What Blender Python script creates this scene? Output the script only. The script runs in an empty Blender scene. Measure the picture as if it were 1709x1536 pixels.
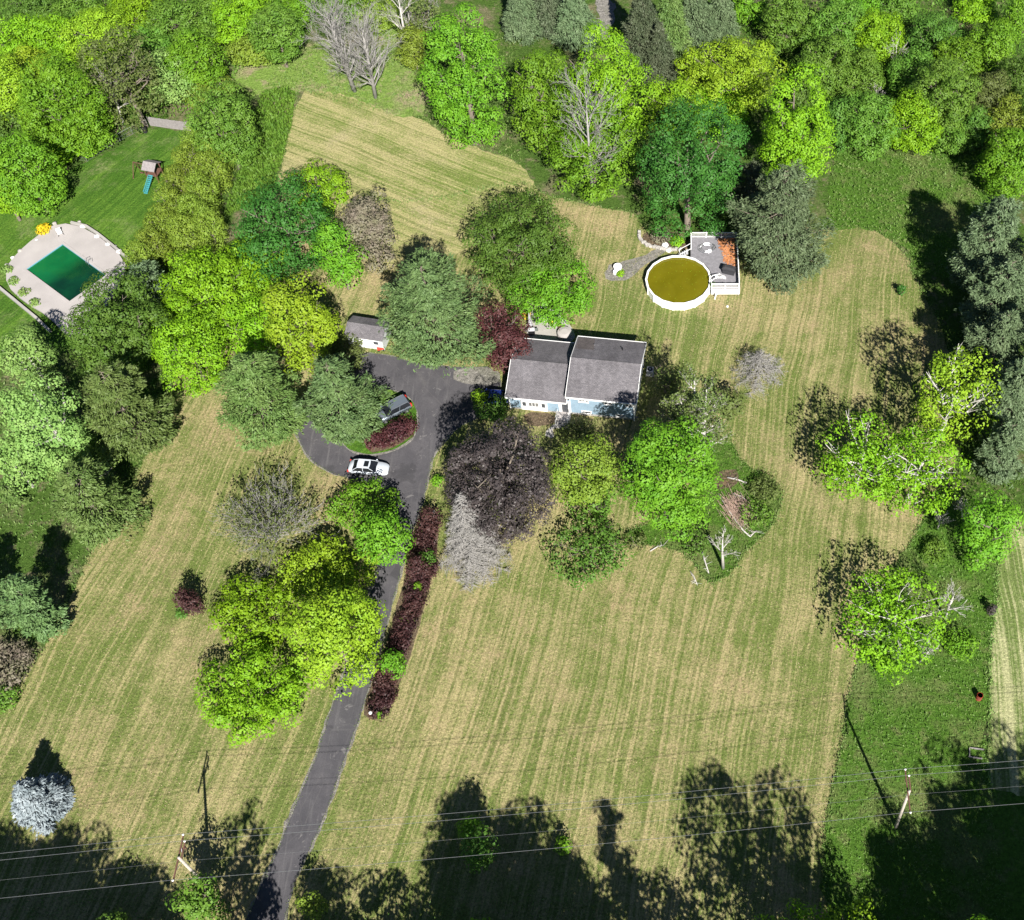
import bpy, math, random
import numpy as np
from mathutils import Vector
C = bpy.context.scene
COL = C.collection
R = math.radians
random.seed(7)
rng = np.random.default_rng(11)

# ---------------- camera, sky, sun, exposure ----------------
TH = R(56); FPX = 1984.; PX = 1100.; PY = 768.; HC = 120.
ct, st = math.cos(TH), math.sin(TH)
cam = bpy.data.cameras.new('camera'); co = bpy.data.objects.new('camera', cam); COL.objects.link(co)
co.location = (0, 0, HC); co.rotation_euler = (R(90) - TH, 0, 0)
cam.sensor_fit = 'HORIZONTAL'; cam.sensor_width = 36; cam.lens = FPX / 1709 * 36
cam.shift_x = (854.5 - PX) / 1709; cam.shift_y = 0; cam.clip_start = 1; cam.clip_end = 3000
C.camera = co
EL = R(40); SX, SY = -.287, .958          # horizontal direction the light travels
wd = bpy.data.worlds.new('World'); C.world = wd; wd.use_nodes = True
nt = wd.node_tree; nt.nodes.clear()
sk = nt.nodes.new('ShaderNodeTexSky'); sk.sky_type = 'NISHITA'; sk.sun_disc = False
sk.sun_elevation = EL; sk.sun_rotation = R(165); sk.altitude = 1500; sk.air_density = .6; sk.dust_density = .2
bg = nt.nodes.new('ShaderNodeBackground'); bg.inputs[1].default_value = 0.05
ow = nt.nodes.new('ShaderNodeOutputWorld'); nt.links.new(sk.outputs[0], bg.inputs[0]); nt.links.new(bg.outputs[0], ow.inputs[0])
sl = bpy.data.lights.new('sun', 'SUN'); sl.energy = 4.9; sl.angle = R(.5); sl.color = (1, .955, .87)
so = bpy.data.objects.new('sun', sl); COL.objects.link(so)
so.rotation_euler = Vector((SX * math.cos(EL), SY * math.cos(EL), -math.sin(EL))).to_track_quat('-Z', 'Y').to_euler()
C.view_settings.view_transform = 'Standard'; C.view_settings.look = 'None'
C.view_settings.exposure = 1.1; C.view_settings.gamma = 1
C.render.resolution_x = 1024; C.render.resolution_y = 920
C.render.engine = 'CYCLES'
C.cycles.max_bounces = 6; C.cycles.transmission_bounces = 4; C.cycles.diffuse_bounces = 2; C.cycles.transparent_max_bounces = 4

def W(u, v, Z=0.):
    """ground plan position of a point surveyed on the photograph, at height Z"""
    dx = (u - PX) / FPX; dy = (v - PY) / FPX; t = (HC - Z) / (st + dy * ct)
    return (t * dx, t * (ct - dy * st))
def W3(u, v, Z=0.):
    x, y = W(u, v, Z); return Vector((x, y, Z))

# ---------------- tagging ----------------
def tag(o, label=None, cat=None, group=None, kind=None):
    if label: o['label'] = label
    if cat: o['category'] = cat
    if group: o['group'] = group
    if kind: o['kind'] = kind
    return o
def empty(name, loc, rz=0, label=None, cat=None, group=None):
    o = bpy.data.objects.new(name, None); COL.objects.link(o)
    o.location = loc; o.rotation_euler = (0, 0, rz); o.empty_display_size = .3
    return tag(o, label, cat, group)

# ---------------- materials ----------------
MATS = {}
def nodes(name):
    m = bpy.data.materials.new(name); m.use_nodes = True
    t = m.node_tree; b = t.nodes['Principled BSDF']
    MATS[name] = m
    return m, t, b
def N(t, typ, **kw):
    n = t.nodes.new(typ)
    for k, v in kw.items(): setattr(n, k, v)
    return n
def ramp(t, fac, stops):
    n = t.nodes.new('ShaderNodeValToRGB'); cr = n.color_ramp
    while len(cr.elements) < len(stops): cr.elements.new(.5)
    for e, (p, c) in zip(cr.elements, stops):
        e.position = p; e.color = (c[0], c[1], c[2], 1) if not isinstance(c, (int, float)) else (c, c, c, 1)
    t.links.new(fac, n.inputs[0]); return n.outputs[0]
def mix(t, fac, a, b, typ='MIX'):
    n = t.nodes.new('ShaderNodeMix'); n.data_type = 'RGBA'; n.blend_type = typ
    for sck, val in ((0, fac), (6, a), (7, b)):
        if isinstance(val, (int, float)): n.inputs[sck].default_value = val
        elif isinstance(val, tuple): n.inputs[sck].default_value = (*val, 1)
        else: t.links.new(val, n.inputs[sck])
    return n.outputs[2]
def noise(t, vec, scale, detail=2, rough=.5, dist=0):
    n = t.nodes.new('ShaderNodeTexNoise'); n.inputs['Scale'].default_value = scale
    n.inputs['Detail'].default_value = detail; n.inputs['Roughness'].default_value = rough
    n.inputs['Distortion'].default_value = dist
    t.links.new(vec, n.inputs['Vector']); return n.outputs[0]
def mapping(t, vec, rz=0, sc=(1, 1, 1)):
    n = t.nodes.new('ShaderNodeMapping'); n.vector_type = 'POINT'
    n.inputs['Rotation'].default_value = (0, 0, rz); n.inputs['Scale'].default_value = sc
    t.links.new(vec, n.inputs['Vector']); return n.outputs[0]
def bump(t, b, h, strength, dist=.1):
    n = t.nodes.new('ShaderNodeBump'); n.inputs['Strength'].default_value = strength; n.inputs['Distance'].default_value = dist
    t.links.new(h, n.inputs['Height']); t.links.new(n.outputs[0], b.inputs['Normal'])

def simple(name, col, rough=.7, metal=0, var=.12, vs=3., spec=.3, bs=0.):
    """painted / plain material with mottling of its own"""
    m, t, b = nodes(name)
    g = N(t, 'ShaderNodeTexCoord').outputs['Object']
    n = noise(t, g, vs, 4, .6)
    d = tuple(max(0, c * (1 - var)) for c in col); l = tuple(min(1, c * (1 + var)) for c in col)
    t.links.new(ramp(t, n, [(.3, d), (.7, l)]), b.inputs['Base Color'])
    b.inputs['Roughness'].default_value = rough; b.inputs['Metallic'].default_value = metal
    b.inputs['Specular IOR Level'].default_value = spec
    if bs: bump(t, b, n, bs)
    return m

def leafmat(name, c1, c2, trans=.3, rough=.55, ns=.55, c3=None):
    m, t, b = nodes(name)
    geo = N(t, 'ShaderNodeNewGeometry'); oi = N(t, 'ShaderNodeObjectInfo')
    base = mix(t, ramp(t, geo.outputs['Random Per Island'], [(.0, .3), (1., .7)]), c1, c2)
    nz = noise(t, geo.outputs['Position'], ns, 3, .6)
    base = mix(t, ramp(t, nz, [(.35, 0.), (.65, .85)]), base, c3 if c3 else tuple(x * 1.25 for x in c2))
    hv = N(t, 'ShaderNodeHueSaturation'); t.links.new(base, hv.inputs['Color'])
    mr = N(t, 'ShaderNodeMapRange'); mr.inputs[3].default_value = .488; mr.inputs[4].default_value = .512
    t.links.new(oi.outputs['Random'], mr.inputs[0]); t.links.new(mr.outputs[0], hv.inputs['Hue'])
    mr2 = N(t, 'ShaderNodeMapRange'); mr2.inputs[3].default_value = .85; mr2.inputs[4].default_value = 1.15
    t.links.new(oi.outputs['Random'], mr2.inputs[0]); t.links.new(mr2.outputs[0], hv.inputs['Value'])
    t.links.new(hv.outputs[0], b.inputs['Base Color'])
    b.inputs['Roughness'].default_value = rough; b.inputs['Specular IOR Level'].default_value = .25
    tr = N(t, 'ShaderNodeBsdfTranslucent'); t.links.new(hv.outputs[0], tr.inputs['Color'])
    ms = N(t, 'ShaderNodeMixShader'); ms.inputs[0].default_value = trans
    t.links.new(b.outputs[0], ms.inputs[1]); t.links.new(tr.outputs[0], ms.inputs[2])
    t.links.new(ms.outputs[0], t.nodes['Material Output'].inputs[0])
    return m

def lawnmat(name, green, straw, ang, straw_amt=.5, stripe=.5, pale=(.5, .47, .24), sx=1.0, tan=(.24, .25, .12)):
    """mown grass: long mowing streaks, big dry patches, clippings and fine grain"""
    m, t, b = nodes(name)
    p = N(t, 'ShaderNodeNewGeometry').outputs['Position']
    warp = N(t, 'ShaderNodeTexNoise'); warp.inputs['Scale'].default_value = .03; t.links.new(p, warp.inputs['Vector'])
    vm = N(t, 'ShaderNodeVectorMath', operation='MULTIPLY_ADD'); t.links.new(warp.outputs[1], vm.inputs[0])
    vm.inputs[1].default_value = (5, 5, 0); t.links.new(p, vm.inputs[2])
    q = mapping(t, vm.outputs[0], ang, (1, 1, 1))
    s1 = noise(t, mapping(t, q, 0, (1.0 * sx, .014, 1)), 1, 2, .6)
    s2 = noise(t, mapping(t, q, 0, (2.3 * sx, .025, 1)), 1, 2, .6)
    big = noise(t, p, .055, 4, .6, .3)
    med = noise(t, p, .45, 4, .65)
    fine = noise(t, p, 2.6, 4, .85)
    f = N(t, 'ShaderNodeMath', operation='MULTIPLY_ADD'); t.links.new(s1, f.inputs[0]); f.inputs[1].default_value = 1.5 * stripe
    t.links.new(big, f.inputs[2])
    f2 = N(t, 'ShaderNodeMath', operation='MULTIPLY_ADD'); t.links.new(s2, f2.inputs[0]); f2.inputs[1].default_value = 1.7 * stripe; t.links.new(f.outputs[0], f2.inputs[2])
    f3 = N(t, 'ShaderNodeMath', operation='MULTIPLY_ADD'); t.links.new(med, f3.inputs[0]); f3.inputs[1].default_value = .6; t.links.new(f2.outputs[0], f3.inputs[2])
    f4 = N(t, 'ShaderNodeMath', operation='MULTIPLY_ADD'); t.links.new(fine, f4.inputs[0]); f4.inputs[1].default_value = 1.0; t.links.new(f3.outputs[0], f4.inputs[2])
    mean = .5 + .5 * (1.5 * stripe + 1.7 * stripe + .6 + 1.0)
    w = .17
    lo = mean + (.5 - straw_amt) * .6 - w; hi = lo + 2 * w
    mr = N(t, 'ShaderNodeMapRange'); mr.inputs[1].default_value = lo; mr.inputs[2].default_value = hi
    t.links.new(f4.outputs[0], mr.inputs[0])
    c = mix(t, mr.outputs[0], green, straw)
    s3 = noise(t, mapping(t, q, 0, (2.9 * sx, .016, 1)), 1, 2, .7)
    brk = ramp(t, noise(t, p, .5, 4, .8), [(.35, .15), (.6, 1.)])
    for lohi, colr in (((.555, 0., .60, .55), tuple(min(.6, x * 1.22) for x in straw)), ((.40, .75, .45, 0.), tuple(x * .78 for x in green))):
        mk = N(t, 'ShaderNodeMath', operation='MULTIPLY'); t.links.new(ramp(t, s3, [(lohi[0], lohi[1]), (lohi[2], lohi[3])]), mk.inputs[0]); t.links.new(brk, mk.inputs[1]); c = mix(t, mk.outputs[0], c, colr)
    tg = ramp(t, noise(t, p, .11, 5, .7, .3), [(.52, 0.), (.66, .65)]); tf = ramp(t, noise(t, mapping(t, q, 0, (2.2, .8, 1)), 1.2, 4, .8), [(.42, .15), (.56, 1.)])
    tm = N(t, 'ShaderNodeMath', operation='MULTIPLY'); t.links.new(tg, tm.inputs[0]); t.links.new(tf, tm.inputs[1]); c = mix(t, tm.outputs[0], c, tan)
    vo = N(t, 'ShaderNodeTexVoronoi'); vo.inputs['Scale'].default_value = 3.3; t.links.new(p, vo.inputs['Vector'])
    sp = ramp(t, vo.outputs['Distance'], [(.0, 1.), (.30, 0.)])
    gate = ramp(t, med, [(.5, 0.), (.7, .7)])
    mm = N(t, 'ShaderNodeMath', operation='MULTIPLY'); t.links.new(sp, mm.inputs[0]); t.links.new(gate, mm.inputs[1])
    c = mix(t, mm.outputs[0], c, pale)
    dk = ramp(t, noise(t, p, 4.2, 4, .95), [(.32, .34), (.60, 1.25)])
    c = mix(t, 1., c, dk, 'MULTIPLY')
    t.links.new(c, b.inputs['Base Color']); b.inputs['Roughness'].default_value = .9; b.inputs['Specular IOR Level'].default_value = .1
    bump(t, b, fine, .7, .25)
    return m

STRIPE = R(-11)
lawnmat('lawn', (.125, .165, .042), (.335, .288, .145), R(11), .42, .36, (.42, .37, .20), tan=(.37, .275, .165))
lawnmat('lawn_back', (.15, .20, .048), (.345, .315, .150), R(-62), .58, .40, (.42, .40, .23), tan=(.37, .32, .19))
lawnmat('lawn_strip', (.13, .18, .05), (.38, .38, .2), R(4), .5, .75, sx=.9)
lawnmat('lawn_neighbour', (.050, .120, .014), (.10, .19, .024), R(30), .35, .35, (.16, .25, .05))
def wildmat(name, a, b_, c_, amt=.5):
    m, t, b = nodes(name)
    p = N(t, 'ShaderNodeNewGeometry').outputs['Position']
    n1 = noise(t, p, .12, 5, .65, .4); n2 = noise(t, p, 1.3, 4, .7); n3 = noise(t, p, 3, 3, .85)
    n2 = noise(t, p, 1.3, 6, .8)
    c = mix(t, ramp(t, n2, [(.35, 0.), (.65, 1.)]), a, b_)
    c = mix(t, ramp(t, n1, [(1 - amt - .08, 0.), (1 - amt + .1, 1.)]), c, c_)
    c = mix(t, ramp(t, noise(t, p, .55, 5, .75), [(.54, 0.), (.64, .7)]), c, c_)
    c = mix(t, 1., c, ramp(t, n3, [(.3, .5), (.65, 1.2)]), 'MULTIPLY')
    t.links.new(c, b.inputs['Base Color']); b.inputs['Roughness'].default_value = .95; b.inputs['Specular IOR Level'].default_value = .05
    bump(t, b, n2, .8, .5); return m
wildmat('wood_floor', (.05, .10, .018), (.085, .15, .03), (.22, .18, .12), .40)
wildmat('meadow', (.055, .125, .018), (.09, .18, .025), (.16, .18, .07), .42)
wildmat('clearing', (.14, .24, .04), (.22, .32, .08), (.33, .27, .18), .42)
wildmat('mulch', (.10, .075, .05), (.17, .13, .09), (.2, .14, .08), .4)
wildmat('gravel', (.20, .19, .175), (.30, .285, .26), (.17, .17, .13), .35)

def asphalt():
    m, t, b = nodes('asphalt')
    p = N(t, 'ShaderNodeNewGeometry').outputs['Position']
    a = noise(t, p, .35, 4, .6, .5); s = noise(t, mapping(t, p, R(16), (1.6, .12, 1)), 1, 4, .6); g = noise(t, p, 12, 2, .8)
    c = mix(t, ramp(t, a, [(.35, 0.), (.7, 1.)]), (.052, .050, .058), (.082, .078, .086))
    c = mix(t, ramp(t, s, [(.55, 0.), (.72, .55)]), c, (.13, .125, .13))
    vo = N(t, 'ShaderNodeTexVoronoi', feature='DISTANCE_TO_EDGE'); vo.inputs['Scale'].default_value = .28
    t.links.new(mapping(t, p, 0, (1, .6, 1)), vo.inputs['Vector'])
    c = mix(t, ramp(t, vo.outputs['Distance'], [(.0, .16), (.010, 0.)]), c, (.17, .16, .15))
    c = mix(t, ramp(t, noise(t, p, .22, 3, .7), [(.60, 0.), (.63, .5)]), c, (.035, .034, .038))
    pat = noise(t, p, .8, 3, .75, 1.)
    c = mix(t, ramp(t, pat, [(.62, 0.), (.70, .6)]), c, (.20, .19, .19))
    c = mix(t, 1., c, ramp(t, g, [(.3, .75), (.7, 1.2)]), 'MULTIPLY')
    t.links.new(c, b.inputs['Base Color']); b.inputs['Roughness'].default_value = .85
    bump(t, b, g, .3, .02); return m
asphalt()
def shingle(name, ca, cb):
    m, t, b = nodes(name)
    p = N(t, 'ShaderNodeTexCoord').outputs['Object']
    br = N(t, 'ShaderNodeTexBrick'); br.inputs['Scale'].default_value = 1.; br.inputs['Brick Width'].default_value = .33; br.inputs['Row Height'].default_value = .15
    br.inputs['Mortar Size'].default_value = .008; br.inputs['Color1'].default_value = (*ca, 1); br.inputs['Color2'].default_value = (*cb, 1); br.inputs['Mortar'].default_value = (.03, .03, .035, 1)
    t.links.new(p, br.inputs['Vector'])
    n = noise(t, p, .35, 5, .65); n2 = noise(t, p, 7, 3, .8); n3 = noise(t, mapping(t, p, 0, (1.2, .15, 1)), 1, 3)
    c = mix(t, 1., br.outputs[0], ramp(t, n, [(.3, .8), (.7, 1.22)]), 'MULTIPLY')
    c = mix(t, 1., c, ramp(t, n2, [(.3, .65), (.7, 1.3)]), 'MULTIPLY')
    c = mix(t, 1., c, ramp(t, n3, [(.35, .87), (.65, 1.08)]), 'MULTIPLY')
    t.links.new(c, b.inputs['Base Color']); b.inputs['Roughness'].default_value = .85
    bump(t, b, n2, .4, .03); return m
shingle('shingles', (.115, .108, .120), (.155, .145, .158))
def siding(name, col):
    m, t, b = nodes(name)
    p = N(t, 'ShaderNodeTexCoord').outputs['Object']
    w = N(t, 'ShaderNodeTexWave', bands_direction='Z', wave_profile='SAW'); w.inputs['Scale'].default_value = 1.6; w.inputs['Distortion'].default_value = 0
    t.links.new(p, w.inputs['Vector'])
    n = noise(t, p, 1.2, 4)
    c = mix(t, 1., col, ramp(t, n, [(.3, .9), (.7, 1.07)]), 'MULTIPLY')
    t.links.new(c, b.inputs['Base Color']); b.inputs['Roughness'].default_value = .6
    bump(t, b, w.outputs[1], .5, .03); return m
siding('blue_siding', (.235, .33, .42)); siding('white_siding', (.72, .72, .74)); siding('shed_siding', (.55, .58, .60))
simple('white_paint', (.78, .78, .78), .5, var=.05)
simple('grey_paint', (.42, .42, .45), .6)
simple('dark_metal', (.03, .03, .035), .4, .6)
simple('steel', (.55, .56, .58), .3, .8)
simple('rubber', (.02, .02, .022), .8)
simple('concrete', (.33, .315, .30), .85, var=.12, vs=.6, bs=.1)
simple('pale_concrete', (.36, .335, .33), .8, var=.10, vs=.35)
simple('stone', (.36, .34, .32), .9, var=.3, vs=2.)
simple('weathered_wood', (.23, .21, .215), .85, var=.2, vs=4.)
simple('deck_wood', (.20, .195, .215), .8, var=.18, vs=2.5)
simple('pole_wood', (.40, .36, .32), .85, var=.2, vs=3.)
simple('brown_wood', (.12, .06, .045), .8, var=.3)
simple('bark', (.16, .135, .11), .95, var=.3, vs=4., bs=.5)
simple('pale_bark', (.42, .40, .37), .9, var=.25, vs=4., bs=.4)
simple('dead_twigs', (.27, .26, .25), .9, var=.2, vs=2.)
simple('dark_twigs', (.17, .15, .13), .9, var=.25, vs=2.)
simple('white_twigs', (.42, .40, .38), .9, var=.2, vs=2.)
simple('brush', (.38, .27, .22), .9, var=.3, vs=2.)
simple('red_plastic', (.45, .05, .03), .5)
simple('teal_plastic', (.05, .26, .29), .5)
simple('yellow_paint', (.75, .58, .05), .6)
simple('bright_white', (.85, .85, .85), .4, var=.02)
simple('fabric_grey', (.34, .34, .37), .9)
simple('fabric_black', (.035, .035, .04), .8)
simple('blue_liner', (.12, .30, .40), .5)
def glassmat(name, col, rough=.08):
    m, t, b = nodes(name); b.inputs['Base Color'].default_value = (*col, 1); b.inputs['Roughness'].default_value = rough
    b.inputs['Specular IOR Level'].default_value = .6; return m
glassmat('window_glass', (.06, .065, .075), .12); glassmat('car_glass', (.012, .014, .018), .06); glassmat('tail_lens', (.5, .03, .02), .2); glassmat('head_lens', (.7, .7, .72), .15)
def carpaint(name, col, metal=.3):
    m, t, b = nodes(name); b.inputs['Base Color'].default_value = (*col, 1); b.inputs['Roughness'].default_value = .28; b.inputs['Metallic'].default_value = metal
    b.inputs['Coat Weight'].default_value = .6; b.inputs['Coat Roughness'].default_value = .08; return m
carpaint('white_car', (.50, .54, .60), 0); carpaint('silver_car', (.16, .19, .23), .4); carpaint('blue_car', (.012, .028, .16), .2)
def water(name, a, b_, sc=.25, grad=None):
    m, t, b = nodes(name)
    p = N(t, 'ShaderNodeTexCoord').outputs['Object']
    n = noise(t, p, sc, 4, .6, .5)
    f = ramp(t, n, [(.35, 0.), (.65, 1.)])
    if grad:   # the deep end of the basin
        gx = N(t, 'ShaderNodeSeparateXYZ'); t.links.new(p, gx.inputs[0])
        mr = N(t, 'ShaderNodeMapRange', interpolation_type='SMOOTHSTEP'); mr.inputs[1].default_value = grad[0]; mr.inputs[2].default_value = grad[1]
        t.links.new(gx.outputs[grad[2]], mr.inputs[0])
        f = mix(t, .22, mr.outputs[0], f)
    t.links.new(mix(t, f, a, b_), b.inputs['Base Color']); bump(t, b, noise(t, p, 2.2, 3, .6), .12, .05)
    b.inputs['Roughness'].default_value = .06; b.inputs['Specular IOR Level'].default_value = .5
    return m
water('algae_water', (.105, .095, .004), (.135, .12, .006), .3)
water('green_water', (.005, .115, .035), (.002, .022, .012), .35, (-2.2, 1.2, 0))

# leaf palettes
LM = {
 'lime':   leafmat('leaf_lime', (.12, .28, .010), (.18, .37, .014), .3, c3=(.23, .42, .016)),
 'yellow': leafmat('leaf_yellow_green', (.16, .285, .014), (.235, .37, .02), .27, c3=(.27, .39, .022)),
 'green':  leafmat('leaf_green', (.078, .21, .012), (.125, .285, .017), .28, c3=(.165, .33, .02)),
 'grass':  leafmat('leaf_tall_grass', (.070, .155, .025), (.115, .225, .040), .22, ns=.75, c3=(.21, .25, .09)),
 'deep':   leafmat('leaf_deep_green', (.027, .112, .016), (.042, .150, .022), .2, c3=(.055, .17, .022)),
 'mid':    leafmat('leaf_mid_green', (.05, .135, .018), (.09, .19, .026), .28, c3=(.11, .21, .03)),
 'wood':   leafmat('leaf_woodland', (.065, .165, .017), (.115, .235, .028), .28, c3=(.15, .27, .035)),
 'pale':   leafmat('leaf_pale', (.13, .25, .05), (.20, .33, .085), .28, c3=(.25, .37, .10)),
 'olive':  leafmat('leaf_olive', (.105, .175, .018), (.165, .25, .028), .2, ns=.9, c3=(.20, .28, .032)),
 'moss':   leafmat('leaf_moss', (.075, .115, .024), (.12, .165, .04), .25, c3=(.13, .17, .05)),
 'black':  leafmat('leaf_black_maple', (.030, .024, .026), (.062, .052, .052), .06, .45, c3=(.075, .062, .06)),
 'wine':   leafmat('leaf_wine', (.042, .012, .016), (.072, .022, .025), .12, c3=(.088, .032, .032)),
 'barberry': leafmat('leaf_barberry', (.022, .010, .012), (.045, .017, .018), .12, c3=(.085, .038, .036)),
 'pine':   leafmat('needles_pine', (.068, .135, .045), (.12, .20, .070), .15, c3=(.14, .22, .075)),
 'olivepine': leafmat('needles_olive', (.070, .13, .028), (.12, .19, .048), .15, c3=(.14, .20, .055)),
 'spruce': leafmat('needles_spruce', (.045, .072, .035), (.085, .115, .058), .12, c3=(.10, .12, .07)),
 'greypine': leafmat('needles_grey', (.070, .115, .052), (.12, .175, .085), .12, c3=(.145, .20, .10)),
 'blue':   leafmat('needles_blue', (.13, .17, .185), (.25, .30, .325), .1, c3=(.33, .38, .41)),
 'brown':  leafmat('leaf_brown', (.13, .105, .08), (.19, .16, .13), .15, c3=(.17, .17, .10)),
 'bark': MATS['bark'],
}

# ---------------- mesh helpers ----------------
def npmesh(name, V, F, mat, parent=None, smooth=False):
    V = np.asarray(V, dtype=np.float32); F = np.asarray(F, dtype=np.int32)
    k = F.shape[1]; me = bpy.data.meshes.new(name)
    me.vertices.add(len(V)); me.vertices.foreach_set('co', V.ravel())
    me.loops.add(F.size); me.loops.foreach_set('vertex_index', F.ravel())
    me.polygons.add(len(F)); me.polygons.foreach_set('loop_start', np.arange(0, F.size, k, dtype=np.int32))
    me.update(calc_edges=True)
    if smooth: me.polygons.foreach_set('use_smooth', np.ones(len(F), dtype=bool))
    me.materials.append(mat)
    o = bpy.data.objects.new(name, me); COL.objects.link(o)
    if parent: o.parent = parent
    return o
class MB:
    def __init__(s): s.v = []; s.f = []
    def add(s, vs, fs):
        b = len(s.v); s.v += [tuple(x) for x in vs]; s.f += [tuple(i + b for i in f) for f in fs]; return s
    def box(s, x0, x1, y0, y1, z0, z1, rz=0, o=(0, 0)):
        c_, s_ = math.cos(rz), math.sin(rz)
        vs = [(o[0] + x * c_ - y * s_, o[1] + x * s_ + y * c_, z) for z in (z0, z1) for x, y in ((x0, y0), (x1, y0), (x1, y1), (x0, y1))]
        return s.add(vs, [(3, 2, 1, 0), (4, 5, 6, 7), (0, 1, 5, 4), (1, 2, 6, 5), (2, 3, 7, 6), (3, 0, 4, 7)])
    def tube(s, pts, rad, n=8, cap=True):
        pts = [Vector(p) for p in pts]
        if not isinstance(rad, (list, tuple)): rad = [rad] * len(pts)
        rings = []
        for i, p in enumerate(pts):
            d = (pts[min(i + 1, len(pts) - 1)] - pts[max(i - 1, 0)]).normalized()
            a = d.orthogonal().normalized(); b = d.cross(a)
            if i and False: pass
            rings.append([p + (a * math.cos(2 * math.pi * k / n) + b * math.sin(2 * math.pi * k / n)) * rad[i] for k in range(n)])
        b0 = len(s.v); s.v += [tuple(q) for r_ in rings for q in r_]
        for i in range(len(pts) - 1):
            for k in range(n):
                s.f.append((b0 + i * n + k, b0 + i * n + (k + 1) % n, b0 + (i + 1) * n + (k + 1) % n, b0 + (i + 1) * n + k))
        if cap:
            s.f.append(tuple(b0 + k for k in reversed(range(n)))); s.f.append(tuple(b0 + (len(pts) - 1) * n + k for k in range(n)))
        return s
    def cyl(s, x, y, z0, z1, r0, r1=None, n=16):
        return s.tube([(x, y, z0), (x, y, z1)], [r0, r0 if r1 is None else r1], n)
    def prism(s, poly, z0, z1):
        n = len(poly)
        s.add([(x, y, z0) for x, y in poly] + [(x, y, z1) for x, y in poly],
              [tuple(reversed(range(n))), tuple(range(n, 2 * n))] + [(i, (i + 1) % n, n + (i + 1) % n, n + i) for i in range(n)])
        return s
    def ball(s, x, y, z, r, n=10, sz=1.):
        vs = []; fs = []
        for i in range(n // 2 + 1):
            a = math.pi * i / (n // 2)
            for k in range(n):
                vs.append((x + r * math.sin(a) * math.cos(2 * math.pi * k / n), y + r * math.sin(a) * math.sin(2 * math.pi * k / n), z + r * sz * math.cos(a)))
        for i in range(n // 2):
            for k in range(n): fs.append((i * n + k, i * n + (k + 1) % n, (i + 1) * n + (k + 1) % n, (i + 1) * n + k))
        return s.add(vs, fs)
    def obj(s, name, mat, parent=None, smooth=False, bevel=0):
        me = bpy.data.meshes.new(name); me.from_pydata(s.v, [], s.f); me.validate(); me.update()
        me.materials.append(MATS[mat] if isinstance(mat, str) else mat)
        if smooth:
            for p in me.polygons: p.use_smooth = True
        o = bpy.data.objects.new(name, me); COL.objects.link(o)
        if parent: o.parent = parent
        if bevel:
            md = o.modifiers.new('bevel', 'BEVEL'); md.width = bevel; md.segments = 2; md.limit_method = 'ANGLE'
        return o

def leaves(P, Nn, size, aspect=.7, T=None, jit=.35):
    """rhombic leaf sprays at P facing Nn; T = direction of the long axis"""
    n = len(P)
    if T is None: T = rng.normal(size=(n, 3))
    Nn = Nn / (np.linalg.norm(Nn, axis=1, keepdims=True) + 1e-9)
    T = T - (T * Nn).sum(1, keepdims=True) * Nn; T /= (np.linalg.norm(T, axis=1, keepdims=True) + 1e-9)
    B = np.cross(Nn, T)
    sz = (size * rng.uniform(1 - jit, 1 + jit, n))[:, None] * .5
    V = np.stack([P - T * sz, P - B * sz * aspect + Nn * sz * .15, P + T * sz, P + B * sz * aspect + Nn * sz * .15], axis=1).reshape(-1, 3)
    F = np.arange(4 * n).reshape(n, 4)
    return V, F
def segmesh(segs, n=4):
    """segs: rows x0 y0 z0 x1 y1 z1 r0 r1 -> prisms"""
    S = np.asarray(segs, dtype=np.float64); a = S[:, :3]; b = S[:, 3:6]; d = b - a; d /= np.linalg.norm(d, axis=1, keepdims=True) + 1e-9
    ref = np.where(np.abs(d[:, 2:3]) > .9, np.array([[1., 0, 0]]), np.array([[0, 0, 1.]]))
    u = np.cross(d, ref); u /= np.linalg.norm(u, axis=1, keepdims=True) + 1e-9; w = np.cross(d, u)
    ang = np.arange(n) * 2 * np.pi / n; V = []
    for base, r_ in ((a, S[:, 6]), (b, S[:, 7])):
        V.append(base[:, None, :] + r_[:, None, None] * (np.cos(ang)[None, :, None] * u[:, None, :] + np.sin(ang)[None, :, None] * w[:, None, :]))
    V = np.concatenate(V, axis=1).reshape(-1, 3)
    k = np.arange(n); q = np.stack([k, (k + 1) % n, n + (k + 1) % n, n + k], axis=1)
    F = (q[None] + (np.arange(len(S)) * 2 * n)[:, None, None]).reshape(-1, 4)
    return V, F
def rdir(n, lo=-1.):
    z = rng.uniform(lo, 1, n); a = rng.uniform(0, 2 * np.pi, n); r_ = np.sqrt(1 - z * z)
    return np.stack([r_ * np.cos(a), r_ * np.sin(a), z], axis=1)

def solve(cx, cy, rx, ry, clear=.04, minc=.45, maxc=1.9):
    """size and standing place of a crown from its surveyed outline"""
    zc = 5.
    for _ in range(8):
        x, y = W(cx, cy, zc); dep = y * ct + (HC - zc) * st; s = FPX / dep
        gx = (cx - PX) * st / dep; gy = (cy - (PY + FPX / math.tan(TH))) * st / dep; sv = s * (HC - zc) / dep
        a, b, c_, d = s * s, gx * gx, sv * sv, gy * gy; det = a * d - b * c_
        if abs(det) > 1e-6: r2 = (rx * rx * d - b * ry * ry) / det; c2 = (a * ry * ry - c_ * rx * rx) / det
        else: r2 = c2 = (rx / s) ** 2
        r_ = math.sqrt(max(r2, (.55 * rx / s) ** 2)); cc = math.sqrt(max(c2, 0.01))
        if cc < minc * r_: cc = minc * r_; r_ = min(r_, rx / math.sqrt(a + b * minc * minc), ry / math.sqrt(c_ + d * minc * minc)) ; cc = minc * r_
        if cc > maxc * r_: cc = maxc * r_
        zc = cc * (1 + clear * 2)
    return x, y, zc, r_, cc

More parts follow.
